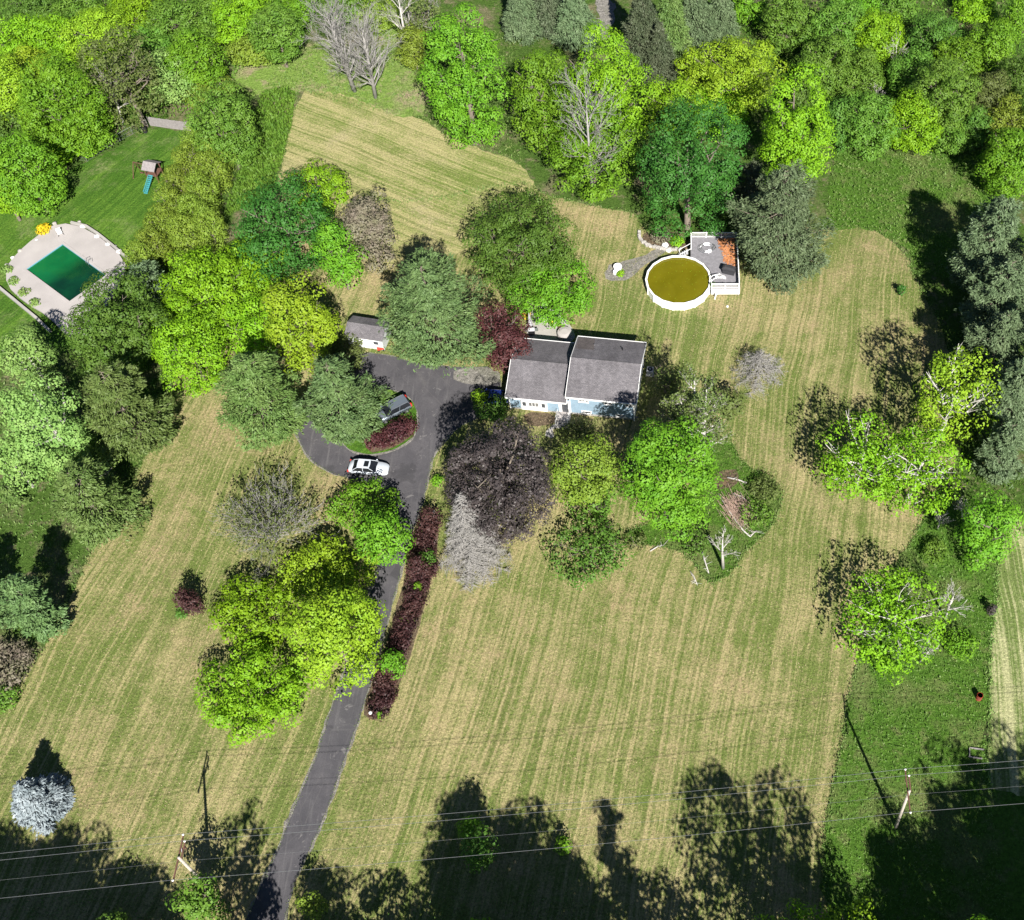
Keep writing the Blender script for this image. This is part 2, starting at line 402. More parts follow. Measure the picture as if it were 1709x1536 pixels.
def radial_noise(D, amp, k=7, f=2.2):
    o = np.zeros(len(D))
    for _ in range(k):
        q = rng.normal(size=3); q /= np.linalg.norm(q); o += np.cos(f * rng.uniform(.6, 1.6) * (D @ q) * 2 + rng.uniform(0, 6.28))
    return 1 + amp * o / math.sqrt(k)

BROAD = dict(  # clump radius m, leaf m, cover, leaves per m2 of clump, outline noise
 dense=(1.12, .27, .84, 16., .15), fine=(.85, .24, 1.0, 17., .12), loose=(1.12, .27, .68, 16., .19),
 tight=(.55, .17, 1.15, 30., .05), grove=(.85, .25, 1.15, 17., .13), sparse=(.75, .30, .50, 8., .15), shrub=(.5, .22, 1.3, 14., .08))
def trunk_limbs(par, zc, r_, cc, mat, nl=9, tr=None, reach=.75):
    tr = tr or max(.10, .022 * (zc + cc)); segs = []
    lean = rng.normal(0, .03, 2) * zc; z1 = zc - cc * .55
    top = np.array([lean[0], lean[1], zc + cc * .35]); mid = np.array([lean[0] * .5, lean[1] * .5, max(.6, z1)])
    V = MB(); V.tube([(0, 0, -.2), (0, 0, .25), tuple(mid), tuple(top)], [tr * 1.5, tr, tr * .85, tr * .15], 8)
    o = V.obj('trunk', mat, par, True)
    for i in range(nl):
        a = i * 2.4 + rng.uniform(-.4, .4); zz = mid[2] + (top[2] - mid[2]) * rng.uniform(0, .7)
        p = np.array([lean[0] * .7, lean[1] * .7, zz]); e = np.array([r_ * reach * math.cos(a), r_ * reach * math.sin(a), min(zc + cc * .8, zz + rng.uniform(.3, .8) * cc)])
        m = (p + e) / 2 + np.array([0, 0, -.06 * cc]) + rng.normal(0, .08, 3) * r_
        segs += [[*p, *m, tr * .45, tr * .3], [*m, *e, tr * .3, tr * .1]]
        for j in range(4):
            q = m + (e - m) * rng.uniform(0, .8); f = q + rdir(1, .1)[0] * r_ * rng.uniform(.15, .35)
            segs.append([*q, *f, tr * .18, tr * .05])
    V2, F2 = segmesh(segs, 5)
    npmesh('limbs', V2, F2, mat, par)
def crown_points(zc, r_, cc, style, dens=1.):
    rc, ls, cover, lpm, amp = BROAD[style]
    rc = min(rc, .33 * min(r_, cc) + .12)
    area = 4 * math.pi * ((2 * (r_ * cc) ** 1.6 + (r_ * r_) ** 1.6) / 3) ** (1 / 1.6)
    K = int(max(14, dens * cover * area * .8 / (math.pi * rc * rc * .55)))
    D = rdir(K, -.92); rad = (1 - .26 * rng.random(K) ** 1.3) * radial_noise(D, amp)
    Cn = D * rad[:, None] * np.array([r_ - rc * .35, r_ - rc * .35, cc - rc * .25])
    ki = max(4, int(K * .22)); Di = rdir(ki); Ci = Di * (rng.uniform(.2, .6, ki))[:, None] * np.array([r_, r_, cc])
    Cn = np.concatenate([Cn, Ci]); D = np.concatenate([D, Di])
    crad = rc * rng.uniform(.65, 1.35, len(Cn))
    npc = np.maximum(6, (lpm * 4 * crad * crad * dens ** .3)).astype(int); idx = np.repeat(np.arange(len(Cn)), npc)
    L = rdir(len(idx), -.2); L2 = L * np.array([1, 1, .68]) * (crad[idx] * rng.uniform(.82, 1.05, len(idx)))[:, None]
    P = Cn[idx] + L2; Nn = L * 1.1 + np.array([0, 0, .3]) + D[idx] * .2 + rng.normal(0, .2, (len(idx), 3))
    P[:, 2] += zc; P[:, 2] = np.maximum(P[:, 2], .08)
    return P, Nn, ls
def broad(cx, cy, rx, ry, leaf, style, label, name='tree', cat='tree', group=None, bark='bark', dens=1., **kw):
    x, y, zc, r_, cc = solve(cx, cy, rx, ry, **kw)
    e = empty(name, (x, y, 0), 0, label, cat, group)
    P, Nn, ls = crown_points(zc, r_, cc, style, dens)
    V, F = leaves(P, Nn, ls, .75)
    npmesh('crown' if name.endswith('tree') or name.endswith('maple') else 'foliage', V, F, LM[leaf], e)
    trunk_limbs(e, zc, r_, cc, MATS[bark], 14 if style == 'sparse' else 8, reach=.85 if style == 'sparse' else .7) if style != 'shrub' else stems(e, zc, r_, cc, bark)
    return e
def stems(e, zc, r_, cc, bark):
    segs = []
    for i in range(6):
        a = i * 1.05 + rng.uniform(0, .5); segs.append([0, 0, -.1, r_ * .6 * math.cos(a), r_ * .6 * math.sin(a), zc, .05, .02])
    V, F = segmesh(segs, 5); npmesh('stems', V, F, MATS[bark], e)

def conifer(x, y, Hh, Rr, leaf, label, name='pine_tree', cat='pine tree', group=None, shape='pine', base=.1, nb=None, bark='bark', dens=1., dead=False, ns=.40):
    """trunk with whorled boughs, each a spray of needle tufts"""
    e = empty(name, (x, y, 0), 0, label, cat, group)
    tr = max(.08, .018 * Hh)
    MB().tube([(0, 0, -.2), (0, 0, Hh * .5), (0, 0, Hh)], [tr * 1.3, tr * .7, tr * .08], 8).obj('trunk', bark, e, True)
    nb = nb or int(Hh * (4.6 if shape == 'pine' else 11)); segs = []; P = []; T = []; Nn = []
    for i in range(nb):
        f = (i + rng.random()) / nb; f = f ** (.9 if shape == 'pine' else 1.15)
        z = Hh * (base + (1 - base) * f); a = i * 2.399 + rng.uniform(-.3, .3)
        if shape == 'pine':
            L = Rr * (max(0, 1 - f) ** .5) * (.78 + .22 * math.sin(f * 9 + a)) * rng.uniform(.62, 1.22) + .35; rise = rng.uniform(-.05, .32)
        else:
            L = Rr * (1 - f) ** .9 * rng.uniform(.82, 1.08) + .15; rise = rng.uniform(-.28, .05)
        d = np.array([math.cos(a), math.sin(a), rise]); p0 = np.array([0, 0, z]); p1 = p0 + d * L * .6; p2 = p1 + np.array([d[0], d[1], rise + (.22 if shape == 'pine' else .1)]) * L * .4
        segs += [[*p0, *p1, tr * .25, tr * .13], [*p1, *p2, tr * .13, tr * .04]]
        nt_ = max(5, int(L * (27 if not dead else 9) * dens)); s = rng.uniform(.12 if shape == 'spruce' else .3, 1, nt_) ** .7; side = rng.normal(0, 1, nt_) * (.16 + .22 * np.sin(np.pi * np.minimum(s, .95))) * L * (.56 if shape == 'pine' else .5)
        lat = np.array([-math.sin(a), math.cos(a), 0])
        base_p = p0 + np.outer(s, p2 - p0) + np.outer(np.sin(s * np.pi), [0, 0, -.03 * L])
        q = base_p + np.outer(side, lat); q[:, 2] += rng.normal(0, .10 + .02 * L, nt_) - np.abs(side) * .22
        t_ = d[None, :] + np.outer(side / (L * .35 + .01), lat) * .7 + rng.normal(0, .25, (nt_, 3))
        P.append(q); T.append(t_); Nn.append(np.array([d[0] * .25, d[1] * .25, 1])[None, :] + rng.normal(0, .42, (nt_, 3)))
        if dead:
            for j in range(0, nt_):
                tip = q[j] + t_[j] * .3; segs.append([*base_p[j], *tip, .022, .008])
    V, F = segmesh(segs, 4)
    npmesh('boughs', V, F, MATS[bark], e)
    if not dead:
        P = np.concatenate(P); T = np.concatenate(T); Nn = np.concatenate(Nn)
        P = np.repeat(P, 3, axis=0) + rng.normal(0, .15, (len(P) * 3, 3)); T = np.repeat(T, 3, axis=0) + rng.normal(0, .35, (len(T) * 3, 3)); Nn = np.repeat(Nn, 3, axis=0) + rng.normal(0, .25, (len(Nn) * 3, 3))
        P[:, 2] = np.maximum(P[:, 2], .05)
        V, F = leaves(P, Nn, ns, .34, T); npmesh('crown', V, F, LM[leaf], e)
    return e
def conifer_px(cx, cy, rx, ry, leaf, label, shape='pine', maxc=1.25, minc=.7, **kw):
    x, y, zc, r_, cc = solve(cx, cy, rx, ry, .05, minc, maxc)
    return conifer(x, y, zc + cc, r_ * 1.08, leaf, label, shape=shape, **kw)

def bare(x, y, Hh, Rr, label, mat='dead_twigs', name='bare_tree', cat='bare tree', group=None, leaf=None, low=.12, nmain=13, lean=(0, 0), depth=4, twig=.012, tuft=0, r0=None, rise=.55):
    e = empty(name, (x, y, 0), 0, label, cat, group)
    r0 = r0 or .02 * Hh + .03; segs = []; tips = []
    top = np.array([lean[0], lean[1], Hh * .93])
    MB().tube([(0, 0, -.2), tuple(top * .45 + rng.normal(0, .1, 3)), tuple(top)], [r0 * 1.2, r0 * .7, r0 * .12], 7).obj('trunk', mat, e, True)
    def grow(p, d, L, r_, lev):
        d = d / np.linalg.norm(d); q = p
        n = 3 if lev < 2 else 2
        for i in range(n):
            d2 = d + rng.normal(0, .13, 3) + np.array([0, 0, .06]); d2 /= np.linalg.norm(d2); q2 = q + d2 * L / n
            r1 = r_ * (1 - .6 * (i + 1) / n); segs.append([*q, *q2, max(r_ * (1 - .6 * i / n), twig), max(r1, twig * .7)])
            if lev < depth:
                for _ in range(2 if lev < 3 else 1):
                    o = rdir(1)[0]; dd = d2 + o * .55; grow(q2, dd, L * rng.uniform(.42, .62), r1 * .6, lev + 1)
            q = q2; d = d2
        tips.append(q)
    for i in range(nmain):
        f = low + (1 - low) * ((i + .5) / nmain) ** 1.1 * .9; a = i * 2.399 + rng.uniform(-.3, .3)
        L = .66 * Rr * (1.15 - .55 * f) * rng.uniform(.8, 1.15); grow(top * f, np.array([math.cos(a), math.sin(a), rise + .8 * f]), L * 1.1, r0 * (.55 - .3 * f), 1)
    V, F = segmesh(segs, 3); npmesh('branches', V, F, MATS[mat], e)
    if leaf:
        T = np.array(tips); k = max(1, tuft); P = np.repeat(T, k, axis=0) + rng.normal(0, .3, (len(T) * k, 3))
        V, F = leaves(P, rdir(len(P), -.2) + np.array([0, 0, .5]), .26, .75); npmesh('crown', V, F, LM[leaf], e)
    return e
def bare_px(bx, by, tx, ty, Rr, label, **kw):
    """base surveyed at (bx,by), top at (tx,ty)"""
    x, y = W(bx, by); nad = PY + FPX / math.tan(TH); dist = math.hypot(bx - PX, by - nad); dd = math.hypot(tx - PX, ty - nad) - dist
    Hh = (HC + y * ct / st) * dd / (dist + dd)
    X, Y = W(tx, ty, Hh)
    return bare(x, y, Hh, Rr, label, lean=((X - x) * .8, (Y - y) * .8), **kw)

def poly_px(pts, Z=0., jit=.12, step=.7):
    """outline surveyed on the photograph, as a slightly ragged plan polygon"""
    P = [W(u, v, Z) for u, v in pts]; out = []
    for i, a in enumerate(P):
        b = P[(i + 1) % len(P)]; L = math.hypot(b[0] - a[0], b[1] - a[1]); n = max(1, int(L / step))
        for k in range(n):
            f = k / n; out.append((a[0] + (b[0] - a[0]) * f + random.gauss(0, jit), a[1] + (b[1] - a[1]) * f + random.gauss(0, jit)))
    return out
def smooth_px(pts, it=2):
    for _ in range(it):
        q = []
        for i, a in enumerate(pts):
            b = pts[(i + 1) % len(pts)]; q += [(a[0] * .75 + b[0] * .25, a[1] * .75 + b[1] * .25), (a[0] * .25 + b[0] * .75, a[1] * .25 + b[1] * .75)]
        pts = q
    return pts
from mathutils.geometry import tessellate_polygon
def sheet(name, pts, mat, z, jit=.12, label=None, kind='structure', smooth=1, step=.7, thick=0):
    P = poly_px(smooth_px(pts, smooth), 0, jit, step)
    T = tessellate_polygon([[Vector((x, y, 0)) for x, y in P]])
    F = []
    for t in T:
        a, b, c_ = (P[i] for i in t)
        F.append(t if (b[0] - a[0]) * (c_[1] - a[1]) - (b[1] - a[1]) * (c_[0] - a[0]) > 0 else tuple(reversed(t)))
    m = MB(); m.add([(x, y, z) for x, y in P], F)
    if thick:
        n = len(P); m.add([(x, y, z) for x, y in P] + [(x, y, z - thick) for x, y in P], [(i, (i + 1) % n, n + (i + 1) % n, n + i) for i in range(n)])
    o = m.obj(name, mat); tag(o, label, None, None, kind); return o, P
def inside(P, x, y):
    n = len(P); X = np.array([p[0] for p in P]); Y = np.array([p[1] for p in P]); r_ = np.zeros(len(x), bool); j = n - 1
    for i in range(n):
        cnd = ((Y[i] > y) != (Y[j] > y)) & (x < (X[j] - X[i]) * (y - Y[i]) / (Y[j] - Y[i] + 1e-12) + X[i]); r_ ^= cnd; j = i
    return r_
def grass_over(name, pts, dens, hgt, leaf, label, zz=0., size=.35, skip=()):
    P = [W(u, v) for u, v in pts]; xs = [p[0] for p in P]; ys = [p[1] for p in P]
    n = int((max(xs) - min(xs)) * (max(ys) - min(ys)) * dens)
    x = rng.uniform(min(xs), max(xs), n); y = rng.uniform(min(ys), max(ys), n); k = inside(P, x, y)
    for S in skip: k &= ~inside([W(u, v) for u, v in S], x, y)
    x = x[k]; y = y[k]; n = len(x)
    wv = .5 + .5 * np.sin(x * .7 + 2 * np.sin(y * .45)) * np.cos(y * .8 + 1.5 * np.sin(x * .5))
    z = zz + hgt * rng.uniform(.1, 1, n) * (.5 + .5 * wv)
    T = np.stack([rng.normal(0, .45, n), rng.normal(.1, .45, n), np.ones(n)], 1)
    V, F = leaves(np.stack([x, y, z], 1), rng.normal(0, 1, (n, 3)) * np.array([1, 1, .4]) + np.array([0, -.3, .45]), size, .33, T)
    o = npmesh(name, V, F, LM[leaf]); return tag(o, label, 'grass', None, 'stuff')

def edge_grass(name, pts, width, dens, leaf, label, size=.28, hgt=.3, closed=True):
    """ragged tufts along a mown edge"""
    pts = smooth_px(pts, 1) if closed else pts
    P = [np.array(W(u, v)) for u, v in pts]; A = []
    for a, b in zip(P, P[1:] + (P[:1] if closed else [])):
        L = np.linalg.norm(b - a); n = int(L * dens) + 1; f = rng.random(n)[:, None]; d = (b - a) / (L + 1e-9)
        tuft = np.sin(f[:, 0] * L * 1.9 + a[0]) * np.sin(f[:, 0] * L * .7 + a[1] * 3)
        A.append(a + (b - a) * f + np.array([-d[1], d[0]]) * (rng.normal(0, width, n) * (.45 + .9 * np.abs(tuft)))[:, None])
    A = np.concatenate(A); n = len(A); T = np.stack([rng.normal(0, .5, n), rng.normal(0, .5, n), np.ones(n)], 1)
    V, F = leaves(np.stack([A[:, 0], A[:, 1], .03 + hgt * rng.random(n) ** 1.5], 1), rng.normal(0, 1, (n, 3)) * np.array([1, 1, .4]) + np.array([0, -.3, .6]), size, .33, T)
    return tag(npmesh(name, V, F, LM[leaf]), label, 'grass', None, 'stuff')

# ======================= THE SETTING =======================
g = MB(); g.add([(-420, -140, 0), (420, -140, 0), (420, 620, 0), (-420, 620, 0)], [(0, 1, 2, 3)])
tag(g.obj('ground', 'wood_floor'), None, None, None, 'structure')
LAWN = [(-160, 1300), (-60, 1240), (0, 1178), (62, 1100), (105, 1020), (135, 960), (175, 870), (225, 800), (285, 665), (300, 560), (430, 420), (520, 380), (590, 330), (700, 340), (870, 300), (905, 325), (990, 345), (1062, 355), (1085, 395), (1190, 405), (1240, 420), (1330, 400), (1400, 375), (1470, 385), (1510, 420), (1530, 470), (1580, 560), (1600, 680), (1600, 780), (1545, 850), (1525, 900), (1490, 960), (1440, 1040), (1432, 1110), (1415, 1165), (1405, 1240), (1385, 1330), (1372, 1420), (1380, 1500), (1390, 1640), (800, 1800), (-160, 1800)]
sheet('lawn', LAWN, 'lawn', .004, .14)
sheet('back_lawn', [(455, 325), (470, 280), (497, 152), (545, 147), (600, 165), (700, 195), (760, 235), (870, 270), (905, 330), (860, 350), (800, 395), (760, 425), (690, 440), (620, 450), (560, 430), (480, 380)], 'lawn_back', .008, .12)
sheet('mown_strip', [(1653, 1330), (1646, 1270), (1653, 1180), (1652, 1090), (1663, 1010), (1664, 960), (1672, 900), (1720, 850), (1900, 820), (1900, 1330)], 'lawn_strip', .004, .12)
sheet('neighbour_lawn', [(-110, 380), (-60, 370), (0, 345), (60, 318), (120, 282), (170, 262), (215, 235), (255, 212), (315, 220), (330, 300), (290, 400), (260, 480), (200, 560), (100, 590), (-110, 600)], 'lawn_neighbour', .004, .15)
sheet('meadow', [(1432, 1110), (1415, 1165), (1405, 1240), (1385, 1330), (1372, 1420), (1380, 1560), (1390, 1700), (1900, 1700), (1900, 1330), (1650, 1330), (1644, 1270), (1651, 1180), (1650, 1090), (1661, 1010), (1662, 960), (1670, 900), (1640, 860), (1560, 850), (1500, 930), (1455, 1010)], 'meadow', .012, .2)
sheet('upper_meadow', [(1375, 385), (1385, 300), (1400, 235), (1300, 150), (1260, 70), (1330, 60), (1480, 230), (1640, 240), (1680, 330), (1590, 470), (1535, 450), (1500, 405), (1450, 380)], 'meadow', .016, .2)
sheet('clearing', [(380, 145), (400, 100), (470, 90), (560, 60), (640, 40), (710, 70), (720, 150), (700, 205), (600, 168), (545, 150), (495, 155), (430, 165)], 'clearing', .012, .3)
ROUGH = [(1165, 745), (1220, 730), (1238, 780), (1290, 795), (1308, 835), (1285, 885), (1240, 925), (1222, 955), (1187, 978), (1170, 958), (1150, 925), (1100, 912), (1050, 905), (1040, 890), (1090, 870), (1150, 840)]
sheet('rough_grass', ROUGH, 'meadow', .020, .12)
DRIVE = [(392, 1590), (410, 1540), (443, 1463), (472, 1400), (490, 1350), (525, 1273), (540, 1222), (567, 1146), (592, 1075), (612, 1010), (628, 953), (650, 900), (652, 850), (635, 812), (592, 800), (550, 790), (515, 765), (496, 730), (490, 690), (505, 660), (545, 635), (580, 612), (585, 590), (640, 590), (700, 608), (760, 613), (833, 612), (836, 690), (790, 700), (762, 715), (738, 740), (722, 762), (712, 811), (698, 862), (680, 912), (667, 963), (653, 1014), (632, 1090), (617, 1146), (592, 1222), (573, 1273), (547, 1350), (525, 1400), (496, 1463), (478, 1520), (462, 1590)]
sheet('driveway_shoulder', [(u + (-3.2 if i < 23 else 2.5), v) for i, (u, v) in enumerate(DRIVE)], 'gravel', .024, .10)
sheet('driveway', DRIVE, 'asphalt', .028, .05)
isl, _ = sheet('driveway_island', [(552, 705), (575, 670), (620, 652), (660, 650), (686, 664), (699, 690), (698, 720), (684, 741), (652, 757), (612, 763), (575, 752)], 'gravel', .10, .03, thick=.12, smooth=2)
sheet('island_grass', [(554, 705), (576, 671), (620, 653), (660, 651), (685, 665), (697, 690), (696, 719), (682, 739), (651, 754), (613, 760), (577, 750)], 'lawn_neighbour', .104, .06, smooth=2)
sheet('island_mulch', [(605, 722), (640, 716), (665, 702), (693, 700), (692, 720), (680, 736), (650, 751), (613, 757)], 'mulch', .108, .05)
sheet('garage_apron', [(756, 640), (758, 614), (833, 613), (835, 645)], 'gravel', .036, .05)
sheet('front_walk', [(925, 735), (922, 712), (948, 712), (950, 706), (928, 704), (905, 725)], 'concrete', .036, .04)
sheet('front_bed', [(872, 687), (928, 692), (928, 705), (905, 713), (880, 709)], 'mulch', .032, .06)
sheet('foundation_gravel', [(955, 692), (1066, 700), (1066, 694), (955, 684)], 'gravel', .032, .05)
sheet('gravel_pad', [(1008, 460), (1012, 445), (1035, 436), (1060, 432), (1095, 415), (1115, 412), (1110, 424), (1070, 445), (1057, 462), (1035, 470), (1015, 469)], 'gravel', .012, .12)
sheet('flower_bed', [(1070, 400), (1078, 385), (1130, 388), (1150, 400), (1150, 418), (1105, 416), (1080, 408)], 'mulch', .036, .08)
sheet('planting_bed', [(720, 850), (732, 852), (730, 930), (712, 1000), (690, 1080), (664, 1150), (645, 1200), (606, 1202), (610, 1170), (640, 1090), (665, 1000), (690, 920)], 'mulch', .032, .07)
sheet('bare_earth', [(1180, 790), (1215, 785), (1235, 800), (1215, 820), (1190, 815)], 'mulch', .034, .3)
sheet('stream', [(1010, -40), (1028, 20), (1016, 62), (1000, 70), (998, 20), (985, -40)], 'gravel', .02, .3)

# ======================= THE HOUSE =======================
hx, hy = W(843, 663, 2.9); HR = R(-7)
house = empty('house', (hx, hy, 0), HR, 'pale blue split level house with grey shingle roofs beside the driveway', 'house')
def gable_roof(x0, x1, y0, y1, ze, zr, nm='roof'):
    ym = (y0 + y1) / 2; m = MB(); prof = [(y0, ze), (ym, zr), (y1, ze), (y1, ze - .16), (ym, zr - .17), (y0, ze - .16)]
    m.add([(x0, y, z) for y, z in prof] + [(x1, y, z) for y, z in prof], [(0, 1, 7, 6), (1, 2, 8, 7), (2, 3, 9, 8), (3, 4, 10, 9), (4, 5, 11, 10), (5, 0, 6, 11), (0, 5, 4, 1), (1, 4, 3, 2), (6, 7, 10, 11), (7, 8, 9, 10)])
    r_ = m.obj(nm, 'shingles', house)
    f = MB(); f.box(x0 - .02, x1 + .02, y0 - .10, y0 - .003, ze - .17, ze + .015); f.box(x0 - .02, x1 + .02, y1 + .003, y1 + .10, ze - .17, ze + .015)
    for xx in (x0 - .06, x1 + .003):
        for ya, za, yb, zb in ((y0, ze, ym, zr), (ym, zr, y1, ze)):
            f.add([(xx, ya, za - .17), (xx + .057, ya, za - .17), (xx + .057, ya, za + .02), (xx, ya, za + .02), (xx, yb, zb - .17), (xx + .057, yb, zb - .17), (xx + .057, yb, zb + .02), (xx, yb, zb + .02)],
                  [(0, 1, 2, 3), (7, 6, 5, 4), (0, 4, 5, 1), (1, 5, 6, 2), (2, 6, 7, 3), (3, 7, 4, 0)])
    f.obj('fascia', 'white_paint', r_)
    rc = MB()
    k = int((x1 - x0) / .3)
    for i in range(k):
        xa = x0 + .03 + i * (x1 - x0 - .06) / k; xb = xa + (x1 - x0 - .06) / k - .012; dz = .006 * (i % 2)
        rc.add([(xa, ym - .15, zr - .03 + dz), (xb, ym - .15, zr - .03 + dz), (xb, ym, zr + .035 + dz), (xa, ym, zr + .035 + dz), (xb, ym + .15, zr - .03 + dz), (xa, ym + .15, zr - .03 + dz)], [(0, 1, 2, 3), (3, 2, 4, 5)])
    rc.obj('ridge_cap', 'shingles', r_)
    return r_
rl = gable_roof(0, 7.62, 0, 9.5, 2.9, 4.55); rr = gable_roof(7.58, 16.3, .08, 9.75, 4.05, 5.75)
def gable_wall(x, y0, y1, ze, zr, mat, t=.12, z0=0):
    ym = (y0 + y1) / 2; m = MB(); P = [(y0, z0), (y1, z0), (y1, ze), (ym, zr), (y0, ze)]
    m.add([(x, y, z) for y, z in P] + [(x + t, y, z) for y, z in P], [(4, 3, 2, 1, 0), (5, 6, 7, 8, 9)] + [(i, (i + 1) % 5, 5 + (i + 1) % 5, 5 + i) for i in range(5)])
    return m
w = MB(); w.box(.45, 7.9, .45, .6, .35, 2.78); w.obj('front_wall', 'blue_siding', house)
w = MB(); w.box(.45, 7.9, 8.95, 9.1, .0, 2.78); w.box(7.95, 15.85, 9.2, 9.35, 0, 3.9); w.obj('back_wall', 'blue_siding', house)
gable_wall(.33, .45, 9.1, 2.82, 4.32, 'x').obj('side_wall', 'blue_siding', house)
w = MB(); w.box(8.06, 15.85, .5, .65, .42, 3.92); w.obj('front_wall', 'blue_siding', house)
gable_wall(7.93, .5, 9.35, 3.95, 5.5, 'x').obj('side_wall', 'blue_siding', house)
gable_wall(15.86, .5, 9.35, 3.95, 5.5, 'x').obj('gable_wall', 'white_siding', house)
w = MB(); w.box(.5, 7.9, .50, .62, 0, .34); w.box(8.1, 15.83, .54, .66, 0, .415); w.obj('foundation', 'concrete', house)
for b6 in ((.28, .40, .36, .44, 0, 2.72), (15.90, 16.0, .40, .49, .0, 3.86), (7.93, 8.05, .40, .49, .3, 3.86)): w = MB(); w.box(*b6); w.obj('corner_board', 'white_paint', house)
def window(x0, x1, z0, z1, y, glass='window_glass', bars=1, par=house):
    f = MB(); t = .11
    f.box(x0 - t, x1 + t, y - .05, y - .002, z1, z1 + t); f.box(x0 - t, x1 + t, y - .09, y - .002, z0 - t, z0); f.box(x0 - t, x0, y - .05, y - .002, z0, z1); f.box(x1, x1 + t, y - .05, y - .002, z0, z1)
    for i in range(1, bars + 1):
        xx = x0 + (x1 - x0) * i / (bars + 1); f.box(xx - .03, xx + .03, y - .045, y - .006, z0, z1)
    o = f.obj('window', 'white_paint', par)
    p = MB(); p.box(x0, x1, y - .025, y - .001, z0, z1); p.obj('pane', glass, o); return o
bay = MB(); bay.box(1.85, 5.1, .10, .448, .55, 2.35); bay.obj('bay_front', 'white_paint', house)
window(2.05, 2.5, 1.35, 2.2, .10, bars=0); window(2.85, 4.05, 1.35, 2.2, .10, 'steel', 2); window(4.45, 4.9, 1.35, 2.2, .10, bars=0)
window(9.15, 10.25, 2.85, 3.55, .5, 'steel', 2); window(12.35, 13.15, 2.85, 3.55, .5); window(15.0, 15.7, 2.85, 3.55, .5)
window(9.45, 10.5, .62, .92, .5, bars=0); window(13.75, 14.8, .62, .92, .5, bars=0)
d = MB(); d.box(6.55, 7.85, .32, .447, .6, 2.66); dd = d.obj('door_surround', 'white_paint', house)
d = MB(); d.box(6.95, 7.75, .29, .317, .62, 2.5); dr = d.obj('door', 'window_glass', house)
d = MB(); d.ball(7.68, .26, 1.5, .05); d.obj('handle', 'steel', dr)
s_ = MB(); s_.box(6.35, 8.0, -1.0, .315, 0, .6); s_.obj('landing', 'pale_concrete', house)
s_ = MB()
for i in range(3): s_.box(6.35, 8.0, -1.28 - .28 * i, -1.003 - .28 * i, 0, .45 - .15 * i)
s_.obj('steps', 'concrete', house)
for xx in (6.42, 7.93):
    s_ = MB(); s_.tube([(xx, -.05, 1.5), (xx, -1.0, 1.5), (xx, -1.75, 1.1)], .022, 6)
    for yy, za, zb in ((-.1, .6, 1.5), (-.95, .6, 1.5), (-1.7, .15, 1.12)): s_.cyl(xx, yy, za, zb, .02, n=6)
    s_.obj('railing', 'white_paint', house)
v_ = MB(); sy = lambda y_: 5.75 - (y_ - 4.915) * .3516 + .006
v_.add([(7.75, 7.0, sy(7.0)), (10.1, 7.0, sy(7.0)), (9.8, 9.6, sy(9.6)), (7.75, 9.6, sy(9.6))], [(0, 1, 2, 3)]); shingle('old_shingles', (.10, .085, .085), (.13, .11, .108)); v_.obj('roof_patch', 'old_shingles', rr)
v_ = MB(); v_.cyl(10.0, 8.1, 4.3, 4.85, .05, n=8); v_.obj('vent_pipe', 'steel', house)
v_ = MB(); v_.cyl(13.6, 7.6, 4.4, 5.3, .06, n=8); v_.obj('vent_pipe', 'dark_metal', house)
v_ = MB(); v_.tube([(.36, -.02, 2.75), (.36, .3, 2.4), (.36, .34, .1)], .05, 8); v_.obj('downspout', 'white_paint', house)
v_ = MB(); v_.tube([(15.95, .02, 3.9), (15.95, .3, 3.5), (15.95, .34, .1)], .05, 8); v_.obj('downspout', 'white_paint', house)

# air conditioner beside the house
x, y = W(1085, 624); ac = empty('air_conditioner', (x, y, 0), HR, 'grey outdoor air conditioner unit by the right end of the house', 'air conditioner')
m = MB(); m.box(-.5, .5, -.5, .5, 0, .1); m.obj('pad', 'concrete', ac)
m = MB(); m.box(-.42, .42, -.42, .42, .1, .95); m.obj('casing', 'grey_paint', ac, bevel=.03)
m = MB(); m.cyl(0, 0, .953, .985, .34); m.obj('fan_grille', 'dark_metal', ac); m = MB(); m.cyl(0, 0, .99, 1.01, .12); m.obj('fan_hub', 'steel', ac)

# ======================= SHED =======================
x, y = W(582, 576); shed = empty('shed', (x, y, 0), R(-11), 'small white shed with grey roof half hidden under the pine', 'shed')
m = MB(); m.box(.05, 4.9, .0, .1, 0, 2.05); m.box(.05, 4.9, 3.0, 3.1, 0, 2.05); m.obj('wall', 'shed_siding', shed)
for xx in (.05, 4.83): gable_wall(xx, .103, 2.997, 2.0, 2.72, 'x', .07).obj('end_wall', 'shed_siding', shed)
def roof2(par, x0, x1, y0, y1, ze, zr, mat='shingles', t=.08):
    ym = (y0 + y1) / 2; m = MB(); prof = [(y0, ze), (ym, zr), (y1, ze), (y1, ze - t), (ym, zr - t), (y0, ze - t)]
    m.add([(x0, y, z) for y, z in prof] + [(x1, y, z) for y, z in prof], [(0, 1, 7, 6), (1, 2, 8, 7), (2, 3, 9, 8), (3, 4, 10, 9), (4, 5, 11, 10), (5, 0, 6, 11), (0, 5, 4, 1), (1, 4, 3, 2), (6, 7, 10, 11), (7, 8, 9, 10)])
    return m.obj('roof', mat, par)
roof2(shed, -.1, 5.05, -.18, 3.28, 2.08, 2.86)
m = MB(); m.box(1.7, 3.1, -.04, -.003, .05, 1.9); dr = m.obj('door', 'white_paint', shed); m = MB(); m.box(2.38, 2.42, -.08, -.043, .8, 1.1); m.obj('handle', 'dark_metal', dr)
m = MB(); m.box(3.6, 4.4, -.05, -.003, 1.0, 1.7); o = m.obj('window', 'white_paint', shed); m = MB(); m.box(3.68, 4.32, -.07, -.053, 1.08, 1.62); m.obj('pane', 'window_glass', o)
